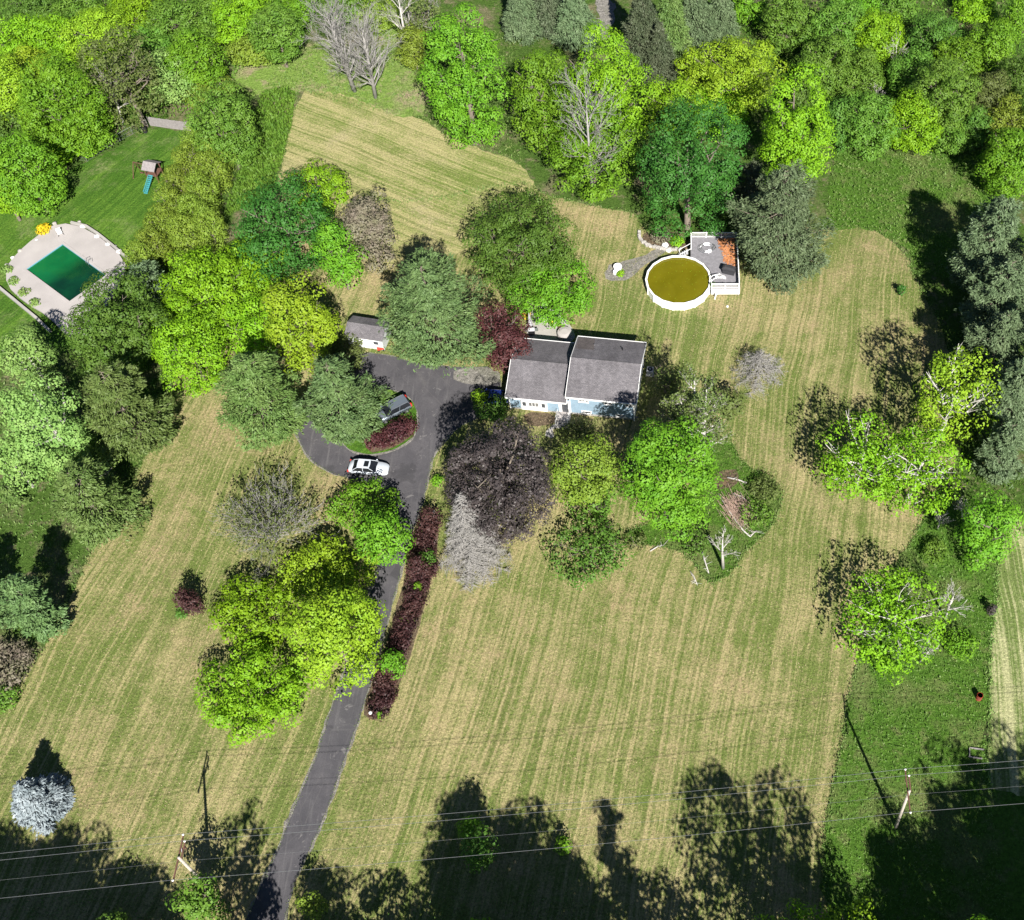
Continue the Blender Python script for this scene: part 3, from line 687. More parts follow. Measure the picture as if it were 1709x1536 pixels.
x, y = W(636, 584); rb = empty('toy_wagon', (x, y, 0), .3, 'small orange red plastic wagon beside the shed wall', 'wagon')
m = MB(); m.box(-.45, .45, -.25, .25, .2, .5); m.obj('tub', 'red_plastic', rb, bevel=.04)
for xx in (-.3, .3):
    for yy in (-.28, .28): m = MB(); m.tube([(xx, yy - .03, .12), (xx, yy + .03, .12)], .12, 12); m.obj('wheel', 'rubber', rb)

# ======================= ROUND POOL AND DECK =======================
PCX, PCY, PR = 2.6, 109.3, 4.42
pool = empty('above_ground_pool', (PCX, PCY, 0), 0, 'round above ground pool with white walls and murky green brown water', 'pool')
def ring(r0, r1, z0, z1, n=64, poly=18):
    vs = []; fs = []
    for k in range(n):
        a = 2 * math.pi * k / n; sgm = 2 * math.pi / poly; aa = (a % sgm) - sgm / 2; q = math.cos(sgm / 2) / math.cos(aa) * 1.006
        for rr_, zz in ((r0, z0), (r1, z0), (r1, z1), (r0, z1)): vs.append((rr_ * q * math.cos(a), rr_ * q * math.sin(a), zz))
    for k in range(n):
        b, e_ = 4 * k, 4 * ((k + 1) % n)
        for i in range(4): j = (i + 1) % 4; fs.append((b + i, b + j, e_ + j, e_ + i))
    m = MB(); m.add(vs, [tuple(reversed(f)) for f in fs]); return m
ring(PR - .12, PR - .06, 0, 1.26, 108).obj('wall', 'bright_white', pool)
ring(PR - .24, PR + .02, 1.262, 1.32, 108).obj('top_rail', 'bright_white', pool)
for k in range(18):
    a = 2 * math.pi * k / 18; m = MB(); m.box(PR - .05, PR + .03, -.08, .08, 0, 1.26, a); m.obj('upright', 'white_paint', pool)
m = MB(); m.cyl(0, 0, 1.0, 1.05, PR - .13, n=72); m.obj('water', 'algae_water', pool)
ka = rng.uniform(0, 6.283, 90); kr = (PR - .25) * np.sqrt(rng.random(90)) ** .8
V, F = leaves(np.stack([kr * np.cos(ka), kr * np.sin(ka), np.full(90, 1.056)], 1), np.tile([0, 0, 1.], (90, 1)) + rng.normal(0, .05, (90, 3)), .11, .7)
npmesh('floating_leaves', V, F, LM['yellow'], pool)
m = MB()
deck = empty('pool_deck', (7.5, 112, 0), 0, 'grey raised timber deck with white railings beside the round pool', 'deck')
def dl(x, y): return (x - 7.5, y - 112)
poly = [dl(4.3, 117.2), dl(4.3, 113.55)]
for k in range(13):
    a = math.atan2(113.55 - PCY, 4.3 - PCX) + (math.atan2(107.6 - PCY, 6.75 - PCX) - math.atan2(113.55 - PCY, 4.3 - PCX)) * k / 12
    poly.append(dl(PCX + 4.58 * math.cos(a), PCY + 4.58 * math.sin(a)))
poly += [dl(6.9, 107.6), dl(10.75, 107.6), dl(10.75, 117.2)]
m = MB(); m.prism(poly, 1.10, 1.22); m.obj('floor', 'deck_wood', deck)
m = MB()
for k in range(0, 46):
    yy = 107.75 + k * .205
    xl = 4.32 if yy > 113.6 else PCX + math.sqrt(max(0, 4.62 ** 2 - (yy - PCY) ** 2)) + .02
    if yy > 117.1: break
    a_, b_ = dl(xl, yy), dl(10.74, yy); m.box(a_[0], b_[0], a_[1], a_[1] + .19, 1.222, 1.245)
m.obj('deck_boards', 'deck_wood', deck)
m = MB(); a_ = dl(6.95, 107.62); m.box(a_[0], 3.24, a_[1] - .04, a_[1] - .005, .25, 1.2); m.box(3.25, 3.29, -4.4, 5.2, .25, 1.2); m.obj('skirt', 'white_paint', deck)
for px_, py_ in ((4.4, 117.1), (10.65, 117.1), (10.65, 107.7), (10.65, 112.4), (7.1, 107.7), (4.4, 113.8)):
    a_ = dl(px_, py_); m = MB(); m.box(a_[0] - .06, a_[0] + .06, a_[1] - .06, a_[1] + .06, 0, 1.095); m.obj('leg', 'weathered_wood', deck)
def railing(par, p, q, z0=1.245, h=.95, mat='white_paint'):
    a_, b_ = Vector((*dl(*p), 0)), Vector((*dl(*q), 0)); L = (b_ - a_).length; d_ = (b_ - a_) / L; ang = math.atan2(d_.y, d_.x)
    m = MB(); o_ = (a_.x, a_.y)
    m.box(0, L, -.06, .06, z0 + h - .05, z0 + h, ang, o_); m.box(.05, L - .05, -.03, .03, z0 + .1, z0 + .15, ang, o_)
    n = max(1, round(L / 1.8))
    for i in range(n + 1): m.box(L * i / n - .05, L * i / n + .05, -.05, .05, z0, z0 + h + .08 - .002 * i, ang, o_)
    k = int(L / .13)
    for i in range(1, k): m.box(L * i / k - .018, L * i / k + .018, -.018, .018, z0 + .15, z0 + h - .05, ang, o_)
    m.obj('railing', mat, par)
railing(deck, (4.38, 117.12), (10.67, 117.12)); railing(deck, (10.67, 117.05), (10.67, 107.8)); railing(deck, (7.0, 107.7), (10.6, 107.7)); railing(deck, (4.38, 117.0), (4.38, 114.9))
m = MB()
for i in range(5): m.box(-3.55 - .28 * (i + 1), -3.55 - .28 * i + .02, 2.2 - .0, 3.1, .95 - .22 * i, 1.02 - .22 * i)
m.obj('stairs', 'grey_paint', deck)
for yy in (2.15, 3.15):
    m = MB(); m.tube([(-3.2, yy, 2.1), (-4.7, yy, .95)], .045, 6); m.cyl(-4.7, yy, 0, .95, .045, n=6); m.obj('stair_rail', 'white_paint', deck)
lf = rng.random(1500); lx = rng.uniform(8.1, 10.5, 1500); ly = rng.uniform(111.2, 116.9, 1500); k = (lx - 8.1) / 2.4 + rng.normal(0, .09, 1500) > (116.6 - ly) / 5.4 * .55 - .0
k &= (ly > 112.2 - (lx - 9) * .5)
V, F = leaves(np.stack([lx[k], ly[k], 1.25 + rng.uniform(0, .05, k.sum())], 1), np.array([0, 0, 1.]) + rng.normal(0, .35, (int(k.sum()), 3)), .26, .7)
leafmat('leaf_fallen', (.30, .11, .045), (.42, .19, .08), .05)
tag(npmesh('fallen_leaves', V, F, MATS['leaf_fallen']), 'drift of orange brown fallen leaves on the pool deck', 'leaves', None, 'stuff')
# hose coil
pts = []
for i in range(150):
    a = i * .24; r_ = .55 + .48 * (i / 150) + .10 * math.sin(i * .53); pts.append((r_ * math.cos(a) * 1.15, r_ * math.sin(a) * .95, 1.29 + .05 * (i % 9) / 3))
x, y = W(1180, 415, 1.25); hs = empty('pool_hose', (x, y, 0), 0, 'loose coil of pale pool hose lying on the deck floor', 'hose')
m = MB(); m.tube(pts, .03, 6); m.obj('hose', 'steel', hs)
m = MB(); m.tube([(math.cos(i * .35) * 1.25, math.sin(i * .35) * .95, 1.28 + .02 * (i % 3)) for i in range(14)], .03, 6); m.obj('hose_end', 'dark_metal', hs)
# covered grill, ladder
x, y = W(1216, 455, 1.25); gr = empty('covered_grill', (x, y, 1.246), -.3, 'black covered grill on the corner of the pool deck', 'grill')
m = MB()
for i, (w_, d_, z_) in enumerate(((.85, .42, 0), (.8, .4, .6), (.95, .45, .85), (.8, .38, 1.05), (.55, .22, 1.18))):
    m.v += [(-w_, -d_, z_), (w_, -d_, z_ + .03), (w_ * .96, d_, z_), (-w_, d_ * .9, z_ + .02)]
for i in range(4):
    for k in range(4): m.f.append((i * 4 + k, i * 4 + (k + 1) % 4, (i + 1) * 4 + (k + 1) % 4, (i + 1) * 4 + k))
m.f.append((16, 17, 18, 19)); m.obj('cover', 'fabric_black', gr, bevel=.06)
for xx in (-.6, .6): m = MB(); m.tube([(xx, -.35, .08), (xx, -.25, .08)], .08, 10); m.obj('wheel', 'rubber', gr)
x, y = W(1190, 470, 1.3); ld = empty('pool_ladder', (x, y, 0), R(25), 'white pool ladder leaning over the rim from the deck', 'ladder')
for yy in (-.28, .28): m = MB(); m.tube([(1.7, yy, 1.3), (1.1, yy, 2.0), (.1, yy, 2.15), (-.35, yy, 1.9), (-.5, yy, .5)], .05, 8); m.obj('rail', 'bright_white', ld)
for i in range(5):
    f = i / 4; m = MB(); m.box(1.65 - f * 1.3, 1.85 - f * 1.3, -.25, .25, 1.32 + f * .65, 1.36 + f * .65); m.obj('tread', 'bright_white', ld)
for i, (u, v) in enumerate(((1193, 500), (1197, 492), (1214, 512))):
    x, y = W(u, v); e = empty('scrap_pipe', (x, y, 0), .4 * i, ['short white plastic pipe propped in weeds at the pool wall', 'bent white bracket in the weeds by the pool wall', 'small white plastic cap lying on the grass'][i], 'pipe' if i < 2 else 'cap')
    m = MB()
    if i == 0: m.tube([(0, 0, .05), (.1, .2, .6), (.15, .3, 1.0)], .09, 8)
    elif i == 1: m.tube([(0, 0, .05), (.5, .1, .25), (.6, .5, .2)], .06, 8)
    else: m.cyl(0, 0, 0, .12, .16, .13, 12)
    m.obj('body', 'bright_white', e)
# white round tanks with plant on the gravel pad
x, y = W(1031, 452); wl = empty('well_cover', (x, y, 0), 0, 'white round well cover with a lid on the gravel pad', 'well cover')
m = MB(); m.cyl(0, .1, 0, .75, .55, .55, 20); m.obj('drum', 'bright_white', wl); m = MB(); m.cyl(0, .1, .752, .82, .6, .56, 20); m.obj('lid', 'bright_white', wl)
m = MB(); m.cyl(-.35, -.55, 0, .5, .28, .28, 14); m.obj('small_drum', 'bright_white', wl)
# stone edging of the flower bed
x0_, y0_ = W(1100, 415); bd = empty('stone_wall', (x0_, y0_, 0), 0, 'low grey stone wall curving round the flower bed', 'wall')
m = MB(); pts = [(1067, 388), (1067, 396), (1070, 403), (1078, 409), (1088, 413), (1100, 415), (1112, 417), (1125, 418), (1138, 417)]
for i in range(len(pts) - 1):
    for k in range(4):
        f = k / 4; u = pts[i][0] * (1 - f) + pts[i + 1][0] * f; v = pts[i][1] * (1 - f) + pts[i + 1][1] * f; X, Y = W(u, v)
        m.box(-.22, .22, -.16, .16, 0, .32 + random.random() * .12, random.random() * 3, (X - x0_ + random.gauss(0, .03), Y - y0_ + random.gauss(0, .05)))
m.obj('stones', 'stone', bd, bevel=.04)
x, y = W(1110, 411); rk = empty('rock', (x, y, 0), 0, 'bright pale rock among stones at the flower bed', 'rock')
m = MB(); m.ball(0, 0, .2, .5, 9, .7); m.ball(.5, -.9, .1, .4, 8, .6); m.obj('stone', 'bright_white', rk)

# ======================= PATIO BEHIND THE HOUSE =======================
sheet('patio', [(872, 565), (888, 510), (925, 515), (955, 545), (962, 568), (930, 575)], 'concrete', .06, .03, thick=.07)
x, y = W(904, 528); t_ = empty('patio_table', (x, y, .06), .3, 'dark oval table on the patio', 'table')
m = MB(); m.v = []; vs = [(1.0 * math.cos(a * .349), .75 * math.sin(a * .349)) for a in range(18)]; m.prism(vs, .70, .75); m.obj('table_top', 'fabric_black', t_)
for xx in (-.6, .6):
    for yy in (-.4, .4): m = MB(); m.cyl(xx, yy, 0, .698, .03, n=8); m.obj('leg', 'dark_metal', t_)
def chair(u, v, rz, lab, mat):
    x, y = W(u, v); e = empty('patio_chair', (x, y, .06), rz, lab, 'chair', 'chairs on the patio')
    m = MB(); m.box(-.28, .28, -.28, .28, .42, .47); m.obj('seat', mat, e); m = MB(); m.box(-.28, .28, .24, .30, .48, .98); m.obj('backrest', mat, e)
    for xx in (-.25, .25):
        for yy in (-.25, .25): m = MB(); m.cyl(xx, yy, 0, .418, .02, n=6); m.obj('leg', mat, e)
        m = MB(); m.box(xx - .03, xx + .03, -.25, .23, .64, .68); m.obj('armrest', mat, e)
    return e
chair(908, 519, -.3, 'white patio chair at the far side of the oval table', 'bright_white'); chair(911, 538, 3.0, 'white patio chair at the near side of the oval table', 'bright_white')
chair(897, 540, 2.4, 'black patio chair near the folded umbrella', 'dark_metal'); chair(917, 531, 1.7, 'black patio chair at the right end of the oval table', 'dark_metal')
x, y = W(886, 550); um = empty('patio_umbrella', (x, y, 0), 0, 'tall closed grey umbrella standing at the left of the patio', 'umbrella')
m = MB(); m.cyl(0, 0, 0, .12, .35); m.obj('base', 'dark_metal', um); m = MB(); m.cyl(0, 0, .12, 3.3, .03, n=8); m.obj('pole', 'steel', um)
m = MB(); m.tube([(0, 0, .9), (0, 0, 1.4), (0, 0, 2.4), (0, 0, 3.25)], [.32, .26, .15, .03], 9); m.obj('canopy', 'fabric_grey', um)
x, y = W(888, 558); g2 = empty('gas_grill', (x, y, .06), .1, 'gas grill with dark lid beside the umbrella behind the house', 'grill')
m = MB(); m.box(-.4, .4, -.28, .28, .1, .8); m.obj('cabinet', 'dark_metal', g2); m = MB(); m.tube([(-.42, 0, .9), (.42, 0, .9)], .28, 14); m.obj('lid', 'grey_paint', g2, True)
for xx in (-.65, .65): m = MB(); m.box(xx - .22, xx + .22, -.25, .25, .78, .82); m.obj('side_shelf', 'steel', g2)
x, y = W(943, 561); sp = empty('covered_furniture', (x, y, .06), -.2, 'round table under a pale grey cover at the right of the patio', 'covered table')
m = MB(); m.cyl(0, 0, .1, .75, 1.05, .95, 14); m.cyl(0, 0, .752, .85, .9, .5, 14); m.obj('cover', 'pale_concrete', sp)
x, y = W(936, 551); b2 = empty('patio_bench', (x, y, .06), 1.9, 'dark slatted bench beside the covered table', 'bench')
m = MB()
for i in range(4): m.box(-.8, .8, -.25 + .13 * i, -.15 + .13 * i, .42, .45)
m.obj('seat', 'brown_wood', b2); m = MB(); m.box(-.8, .8, .30, .34, .5, .9); m.obj('backrest', 'brown_wood', b2)
for xx in (-.7, .7): m = MB(); m.box(xx - .03, xx + .03, -.22, .28, 0, .418); m.obj('leg', 'dark_metal', b2)
x, y = W(922, 540); b3 = empty('toy_ball', (x, y, .06), 0, 'small yellow and orange ball on the patio floor', 'ball'); m = MB(); m.ball(0, 0, .2, .2); m.obj('ball', 'yellow_paint', b3, True)

# ======================= CARS =======================
def car(x, y, rz, kind, paint, label, sunroof=False):
    e = empty('parked_car', (x, y, .03), rz, label, 'car')
    if kind == 'sedan':
        S = [(-2.40, .62, .35, .70), (-2.34, .80, .25, .92), (-1.9, .88, .2, .99), (-1.0, .92, .2, .98), (0, .92, .2, .95), (.95, .91, .2, .93), (1.5, .90, .2, .89), (2.0, .84, .22, .80), (2.32, .70, .28, .68), (2.42, .50, .34, .55)]
        gb = (-1.95, 1.05, .82, .97); gt = (-1.15, .20, .60, 1.43)
    else:
        S = [(-2.30, .72, .40, .85), (-2.25, .86, .3, 1.02), (-1.8, .92, .25, 1.08), (-.9, .94, .25, 1.06), (0, .94, .25, 1.04), (.95, .93, .25, 1.03), (1.5, .91, .25, .99), (1.95, .86, .28, .92), (2.25, .74, .32, .80), (2.34, .55, .4, .62)]
        gb = (-2.22, 1.15, .86, 1.05); gt = (-1.95, .25, .68, 1.68)
    m = MB(); n = len(S)
    for (X, w_, zl, zt) in S:
        m.v += [(X, -w_ * .9, zl), (X, -w_, (zl + zt) * .5), (X, -w_ * .97, zt - .12), (X, -w_ * .86, zt - .02), (X, 0, zt + .03), (X, w_ * .86, zt - .02), (X, w_ * .97, zt - .12), (X, w_, (zl + zt) * .5), (X, w_ * .9, zl)]
    for i in range(n - 1):
        for k in range(8): m.f.append((i * 9 + k + 1, i * 9 + k, (i + 1) * 9 + k, (i + 1) * 9 + k + 1))
        m.f.append((i * 9, i * 9 + 8, (i + 1) * 9 + 8, (i + 1) * 9))
    m.f.append(tuple(range(9))); m.f.append(tuple(reversed([(n - 1) * 9 + k for k in range(9)])))
    m.obj('body', paint, e, True)
    m = MB(); x0, x1, w0, z0 = gb; X0, X1, w1, z1 = gt; xm = (X0 + X1) / 2
    m.add([(x0, -w0, z0 - .05), (x1, -w0, z0 - .05), (x1, w0, z0 - .05), (x0, w0, z0 - .05), (X0, -w1, z1), (X1, -w1, z1), (X1, w1, z1), (X0, w1, z1)], [(3, 2, 1, 0), (4, 5, 6, 7), (0, 1, 5, 4), (1, 2, 6, 5), (2, 3, 7, 6), (3, 0, 4, 7)])
    m.obj('windows', 'car_glass', e)
    m = MB(); q = .05
    rf = [(X0 - q, -w1 - q), (X1 + q, -w1 - q), (X1 + .12, -w1 * .5), (X1 + .14, 0), (X1 + .12, w1 * .5), (X1 + q, w1 + q), (X0 - q, w1 + q), (X0 - .1, 0)]
    m.prism(rf, z1 - .02, z1 + .045); roof_ = m.obj('roof', paint, e, bevel=.02)
    if sunroof: m = MB(); m.box(X1 - .62, X1 - .05, -.40, .40, z1 + .046, z1 + .055); m.obj('sunroof', 'car_glass', roof_)
    else:
        for yy in (-w1 + .02, w1 - .02): m = MB(); m.tube([(X0 + .1, yy, z1 + .05), (X0 + .2, yy, z1 + .1), (X1 - .2, yy, z1 + .1), (X1 - .1, yy, z1 + .05)], .02, 6); m.obj('roof_rail', 'steel', roof_)
    m = MB()
    for sgn in (-1, 1):
        for (xa, za, wa), (xb, zb, wb) in ((((x1, z0 - .03, w0)), ((X1, z1, w1))), ((x0, z0 - .03, w0), (X0, z1, w1)), (((x0 + x1) / 2 - .05, z0, w0), (xm - .03, z1, w1))):
            m.tube([(xa, sgn * (wa + .008), za), (xb, sgn * (wb + .008), zb)], .035, 6)
    m.obj('pillars', paint, e)
    for xx in (-1.42, 1.45):
        for sgn in (-1, 1):
            m = MB(); m.tube([(xx, sgn * .72, .33), (xx, sgn * .935, .33)], .335, 20); wh = m.obj('wheel', 'rubber', e)
            m = MB(); m.tube([(xx, sgn * .938, .33), (xx, sgn * .95, .33)], .21, 14); m.obj('rim', 'steel', wh)
    fx = S[-2][0]; bx_ = S[0][0]
    for sgn in (-1, 1):
        m = MB(); m.add([(fx - .32, sgn * .78, S[-2][3] - .02), (fx + .03, sgn * .62, S[-2][3] - .10), (fx + .05, sgn * .42, S[-2][3] - .06), (fx - .2, sgn * .60, S[-2][3] + .05)], [(0, 1, 2, 3)]); m.obj('headlight', 'head_lens', e)
        zt = S[1][3]; m = MB(); m.box(bx_ - .03, bx_ + .14, sgn * .74 - .12, sgn * .74 + .12, zt - .28, zt - .03 + (.25 if kind != 'sedan' else 0)); m.obj('tail_light', 'tail_lens', e, bevel=.02)
        m = MB(); m.ball(x1 - .18, sgn * (w0 + .16), z0 + .07, .10, 8, .8); m.obj('mirror', paint, e, True)
    m = MB(); m.box(bx_ - .02, bx_ - .01 + .012, -.17, .17, .48, .60); m.obj('plate', 'white_paint', e)
    m = MB(); m.box(S[-1][0] - .02, S[-1][0] + .012, -.4, .4, .36, .50); m.obj('grille', 'dark_metal', e)
    return e
x, y = W(616, 782, .5); car(x, y, R(-5), 'sedan', 'white_car', 'white sedan with a dark sunroof parked on the driveway loop', True)
a_, b_ = W(676, 668, .8), W(632, 690, .8); ang = math.atan2(b_[1] - a_[1], b_[0] - a_[0])
x, y = W(655, 684, .8); car(x, y, ang, 'suv', 'silver_car', 'silver grey hatchback parked on the grass island under the pine')
x, y = W(822, 664, .6); car(x, y, R(175), 'sedan', 'blue_car', 'dark blue car in deep shade at the left corner of the house')

# ======================= NEIGHBOUR POOL =======================
ip = [W(105, 411), W(47, 453), W(117, 505), W(178, 461)]
cx_ = sum(p[0] for p in ip) / 4; cy_ = sum(p[1] for p in ip) / 4
ax = math.atan2(ip[2][1] - ip[1][1], ip[2][0] - ip[1][0])
ipool = empty('swimming_pool', (cx_, cy_, 0), ax, 'rectangular in ground pool with deep green water on the pale terrace', 'pool')
Lh, Wh = 4.75, 2.95
m = MB(); m.box(-Lh, Lh, -Wh, Wh, .06, .16); m.obj('water', 'green_water', ipool)
m = MB()
for bx4 in ((-Lh - .35, Lh + .35, Wh, Wh + .35), (-Lh - .35, Lh + .35, -Wh - .35, -Wh), (-Lh - .35, -Lh, -Wh, Wh), (Lh, Lh + .35, -Wh, Wh)): m.box(bx4[0], bx4[1], bx4[2], bx4[3], .10, .335)
m.obj('coping', 'pale_concrete', ipool)
m = MB(); m.box(-Lh + .002, -Lh + .03, -Wh + .04, Wh - .04, .16, .30); m.box(-Lh + .03, Lh, Wh - .03, Wh - .002, .16, .30); m.obj('liner', 'blue_liner', ipool)
m = MB()
for yy in (-.25, .25): m.tube([(1.0 + yy, Wh + .5, .33), (1.0 + yy, Wh + .45, .95), (1.0 + yy, Wh - .1, 1.0), (1.0 + yy, Wh - .2, .2)], .03, 6)
m.obj('handrail', 'steel', ipool)
# terrace slab with a hole for the pool
def loc(p): dx, dy = p[0] - cx_, p[1] - cy_; return (dx * math.cos(-ax) - dy * math.sin(-ax), dx * math.sin(-ax) + dy * math.cos(-ax))
outer = [loc(W(u, v)) for u, v in smooth_px([(98, 373), (150, 384), (214, 437), (205, 470), (150, 560), (120, 570), (80, 528), (40, 505), (12, 478), (12, 448), (30, 425), (58, 400)], 1)]
hole = [(-Lh - .35, -Wh - .35), (-Lh - .35, Wh + .35), (Lh + .35, Wh + .35), (Lh + .35, -Wh - .35)]
tt = tessellate_polygon([[Vector((*p, 0)) for p in outer], [Vector((*p, 0)) for p in hole]]); pp = outer + hole
m = MB(); F = []
for t in tt:
    a, b, c_ = (pp[i] for i in t); F.append(tuple(t) if (b[0] - a[0]) * (c_[1] - a[1]) - (b[1] - a[1]) * (c_[0] - a[0]) > 0 else tuple(reversed(t)))
m.add([(*p, .30) for p in pp], F); n = len(outer); m.add([(*p, .30) for p in outer] + [(*p, 0) for p in outer], [(i, (i + 1) % n, n + (i + 1) % n, n + i) for i in range(n)])
terr = m.obj('terrace', 'pale_concrete'); terr.location = (cx_, cy_, 0); terr.rotation_euler = (0, 0, ax); tag(terr, None, None, None, 'structure')
def low_wall(pts, lab, hgt=.45, w_=.16, mat='concrete', nm='low_wall'):
    x0, y0 = W(*pts[0]); e = empty(nm, (x0, y0, 0), 0, lab, 'wall'); m = MB(); P = [W(*p) for p in pts]
    vs = []
    for i, p in enumerate(P):
        q = P[min(i + 1, len(P) - 1)]; r_ = P[max(i - 1, 0)]; dx, dy = q[0] - r_[0], q[1] - r_[1]; L = math.hypot(dx, dy); nx, ny = -dy / L * w_, dx / L * w_
        for z in (0, hgt):
            vs += [(p[0] + nx - x0, p[1] + ny - y0, z), (p[0] - nx - x0, p[1] - ny - y0, z)]
    fs = []
    for i in range(len(P) - 1):
        a = i * 4; b = a + 4; fs += [(a + 2, b + 2, b + 3, a + 3), (a, b, b + 2, a + 2), (a + 1, a + 3, b + 3, b + 1)]
    fs += [(0, 2, 3, 1), (len(vs) - 4, len(vs) - 3, len(vs) - 1, len(vs) - 2)]
    m.add(vs, fs); m.obj('wall', mat, e); return e
low_wall([(120, 374), (145, 380), (165, 393), (190, 413), (218, 437)], 'low concrete wall along the upper right edge of the pool terrace')
low_wall([(-25, 468), (0, 482), (28, 505), (62, 533), (85, 555)], 'low concrete wall along the lower left side of the pool terrace')
for i, (u, v, s_) in enumerate(((133, 372, .28), (139, 380, .4), (155, 386, .25), (163, 397, .4), (175, 401, .25), (181, 410, .38), (193, 413, .28), (200, 422, .42), (35, 421, .38), (22, 432, .3), (92, 375, .35), (62, 403, .3), (12, 444, .3))):
    x, y = W(u, v); e = empty('boulder', (x, y, 0), i * .7, None, 'boulder', 'pale boulders around the pool terrace')
    tag(e, ['small pale boulder at the top corner of the pool terrace wall', 'large white boulder just behind the terrace wall top corner', 'small boulder low on the grass behind the terrace wall', 'white boulder a third of the way down the terrace wall', 'small boulder midway down the terrace wall', 'white boulder midway down the terrace wall beside small one', 'small boulder in the lower half of the terrace wall', 'large white boulder at the lower end of the terrace wall', 'pale boulder on the left edge of the terrace', 'small boulder at the left corner of the terrace', 'pale boulder next to the top left tip of terrace', 'bluish boulder beside the yellow bush on terrace edge', 'small boulder by the left planting strip'][i])
    m = MB(); m.ball(0, 0, s_ * .5, s_, 7, .75); o = m.obj('stone', 'bright_white' if i % 2 else 'stone', e)
x, y = W(101, 391, .3); e = empty('garden_chair', (x, y, .3), .6, 'overturned white wire garden chair at the top of the pool terrace', 'chair')
m = MB(); m.box(-.3, .3, -.3, .3, .3, .34); m.obj('seat', 'bright_white', e); m = MB(); m.box(-.3, .3, .3, .34, .34, .85); m.obj('backrest', 'bright_white', e)
for sx_, sy_ in ((-.25, -.25), (.25, -.25), (.25, .25), (-.25, .25)): m = MB(); m.tube([(sx_, sy_, .3), (sx_ * 1.6, sy_ * 1.6, 0)], .025, 6); m.obj('leg', 'dark_metal', e)
# board fence and wire fence
def fence_line(pts, lab, hgt, board, nm):
    x0, y0 = W(*pts[0]); e = empty(nm, (x0, y0, 0), 0, lab, 'fence'); P = [W(*p) for p in pts]; bm = MB(); posts = []
    for a, b in zip(P[:-1], P[1:]):
        L = math.hypot(b[0] - a[0], b[1] - a[1]); ang = math.atan2(b[1] - a[1], b[0] - a[0]); o_ = (a[0] - x0, a[1] - y0)
        if board:
            k = int(L / .15)
            for i in range(k): bm.box(i * L / k + .004, (i + 1) * L / k - .004, -.012, .012, .03, hgt + random.uniform(-.02, .02), ang, o_)
        else:
            for z in (hgt, hgt * .5, .08): bm.tube([(o_[0], o_[1], z), (o_[0] + L * math.cos(ang), o_[1] + L * math.sin(ang), z)], .025 if z == hgt else .012, 5)
            k = int(L / .35)
            for i in range(k):
                for s1, s2 in ((0, 1), (1, 0)):
                    f0, f1 = (i + s1) / k * L, (i + s2) / k * L; bm.tube([(o_[0] + f0 * math.cos(ang), o_[1] + f0 * math.sin(ang), .08), (o_[0] + f1 * math.cos(ang), o_[1] + f1 * math.sin(ang), hgt)], .006, 3, False)
        n = max(1, round(L / 2.6))
        for i in range(n): posts.append((o_[0] + L * i / n * math.cos(ang), o_[1] + L * i / n * math.sin(ang)))
    posts.append((P[-1][0] - x0, P[-1][1] - y0))
    bm.obj('boards' if board else 'wire_mesh', 'weathered_wood' if board else 'steel', e)
    for px_, py_ in posts: m = MB(); m.cyl(px_, py_ + (.07 if board else 0), 0, hgt + .06, .05 if board else .035, n=8); m.obj('post', 'weathered_wood' if board else 'steel', e)
fence_line([(251, 210), (285, 215), (318, 219)], 'weathered grey board fence at the back of the neighbouring lawn', 1.7, True, 'board_fence')
fence_line([(248, 212), (222, 224), (180, 247), (146, 270), (100, 262), (60, 250), (20, 232), (-20, 215)], 'galvanised wire fence between the woods and neighbouring lawn', 1.3, False, 'wire_fence')
x, y = W(243, 221); e = empty('rubbish_bin', (x, y, 0), 0, 'dark bin standing in front of the wire fence', 'bin'); m = MB(); m.cyl(0, 0, 0, .95, .3, .36, 14); m.obj('body', 'rubber', e); m = MB(); m.cyl(0, 0, .953, 1.03, .39, .3, 14); m.obj('lid', 'dark_metal', e)
# play set
x, y = W(262, 298); ps = empty('play_set', (x, y, 0), R(-14), 'wooden play set with grey roof and teal slide by the clipped evergreens', 'play set')
for xx in (-.75, .75):
    for yy in (-.75, .75): m = MB(); m.box(xx - .06, xx + .06, yy - .06, yy + .06, 0, 2.5); m.obj('post', 'brown_wood', ps)
m = MB(); m.box(-.85, .85, -.85, .85, 1.2, 1.3); m.obj('platform', 'brown_wood', ps); roof2(ps, -1.0, 1.0, -1.1, 1.1, 2.4, 3.1, 'weathered_wood')
m = MB(); m.box(-.25, .25, -.9, -.86, 1.3, 1.4)
for i in range(10):
    f = i / 9; m.box(-.28, .28, -1.0 - f * 2.4, -.75 - f * 2.4 - .02, 1.25 - 1.1 * f, 1.31 - 1.1 * f)
for xx in (-.32, .28): m.tube([(xx, -.9, 1.45), (xx, -3.3, .35)], .05, 6)
m.obj('slide', 'teal_plastic', ps)
m = MB(); m.tube([(-.75, 0, 2.3), (-3.0, .2, 2.3)], .06, 6)
for yy in (-.9, 1.2): m.tube([(-3.0, .2, 2.3), (-3.3, yy, 0)], .06, 6)
m.obj('swing_beam', 'brown_wood', ps)
for xx in (-1.5, -2.3):
    m = MB(); m.tube([(xx - .2, .1, 2.3), (xx - .2, .1, .5)], .012, 4); m.tube([(xx + .2, .1, 2.3), (xx + .2, .1, .5)], .012, 4); m.box(xx - .24, xx + .24, -.02, .22, .46, .5); m.obj('swing', 'brown_wood', ps)
m = MB()
for i in range(6): m.tube([(-.9 - .08 * i, -.6, .2 + .2 * i), (-.9 - .08 * i, .2, .2 + .2 * i)], .03, 5)
m.obj('climbing_bars', 'brown_wood', ps)

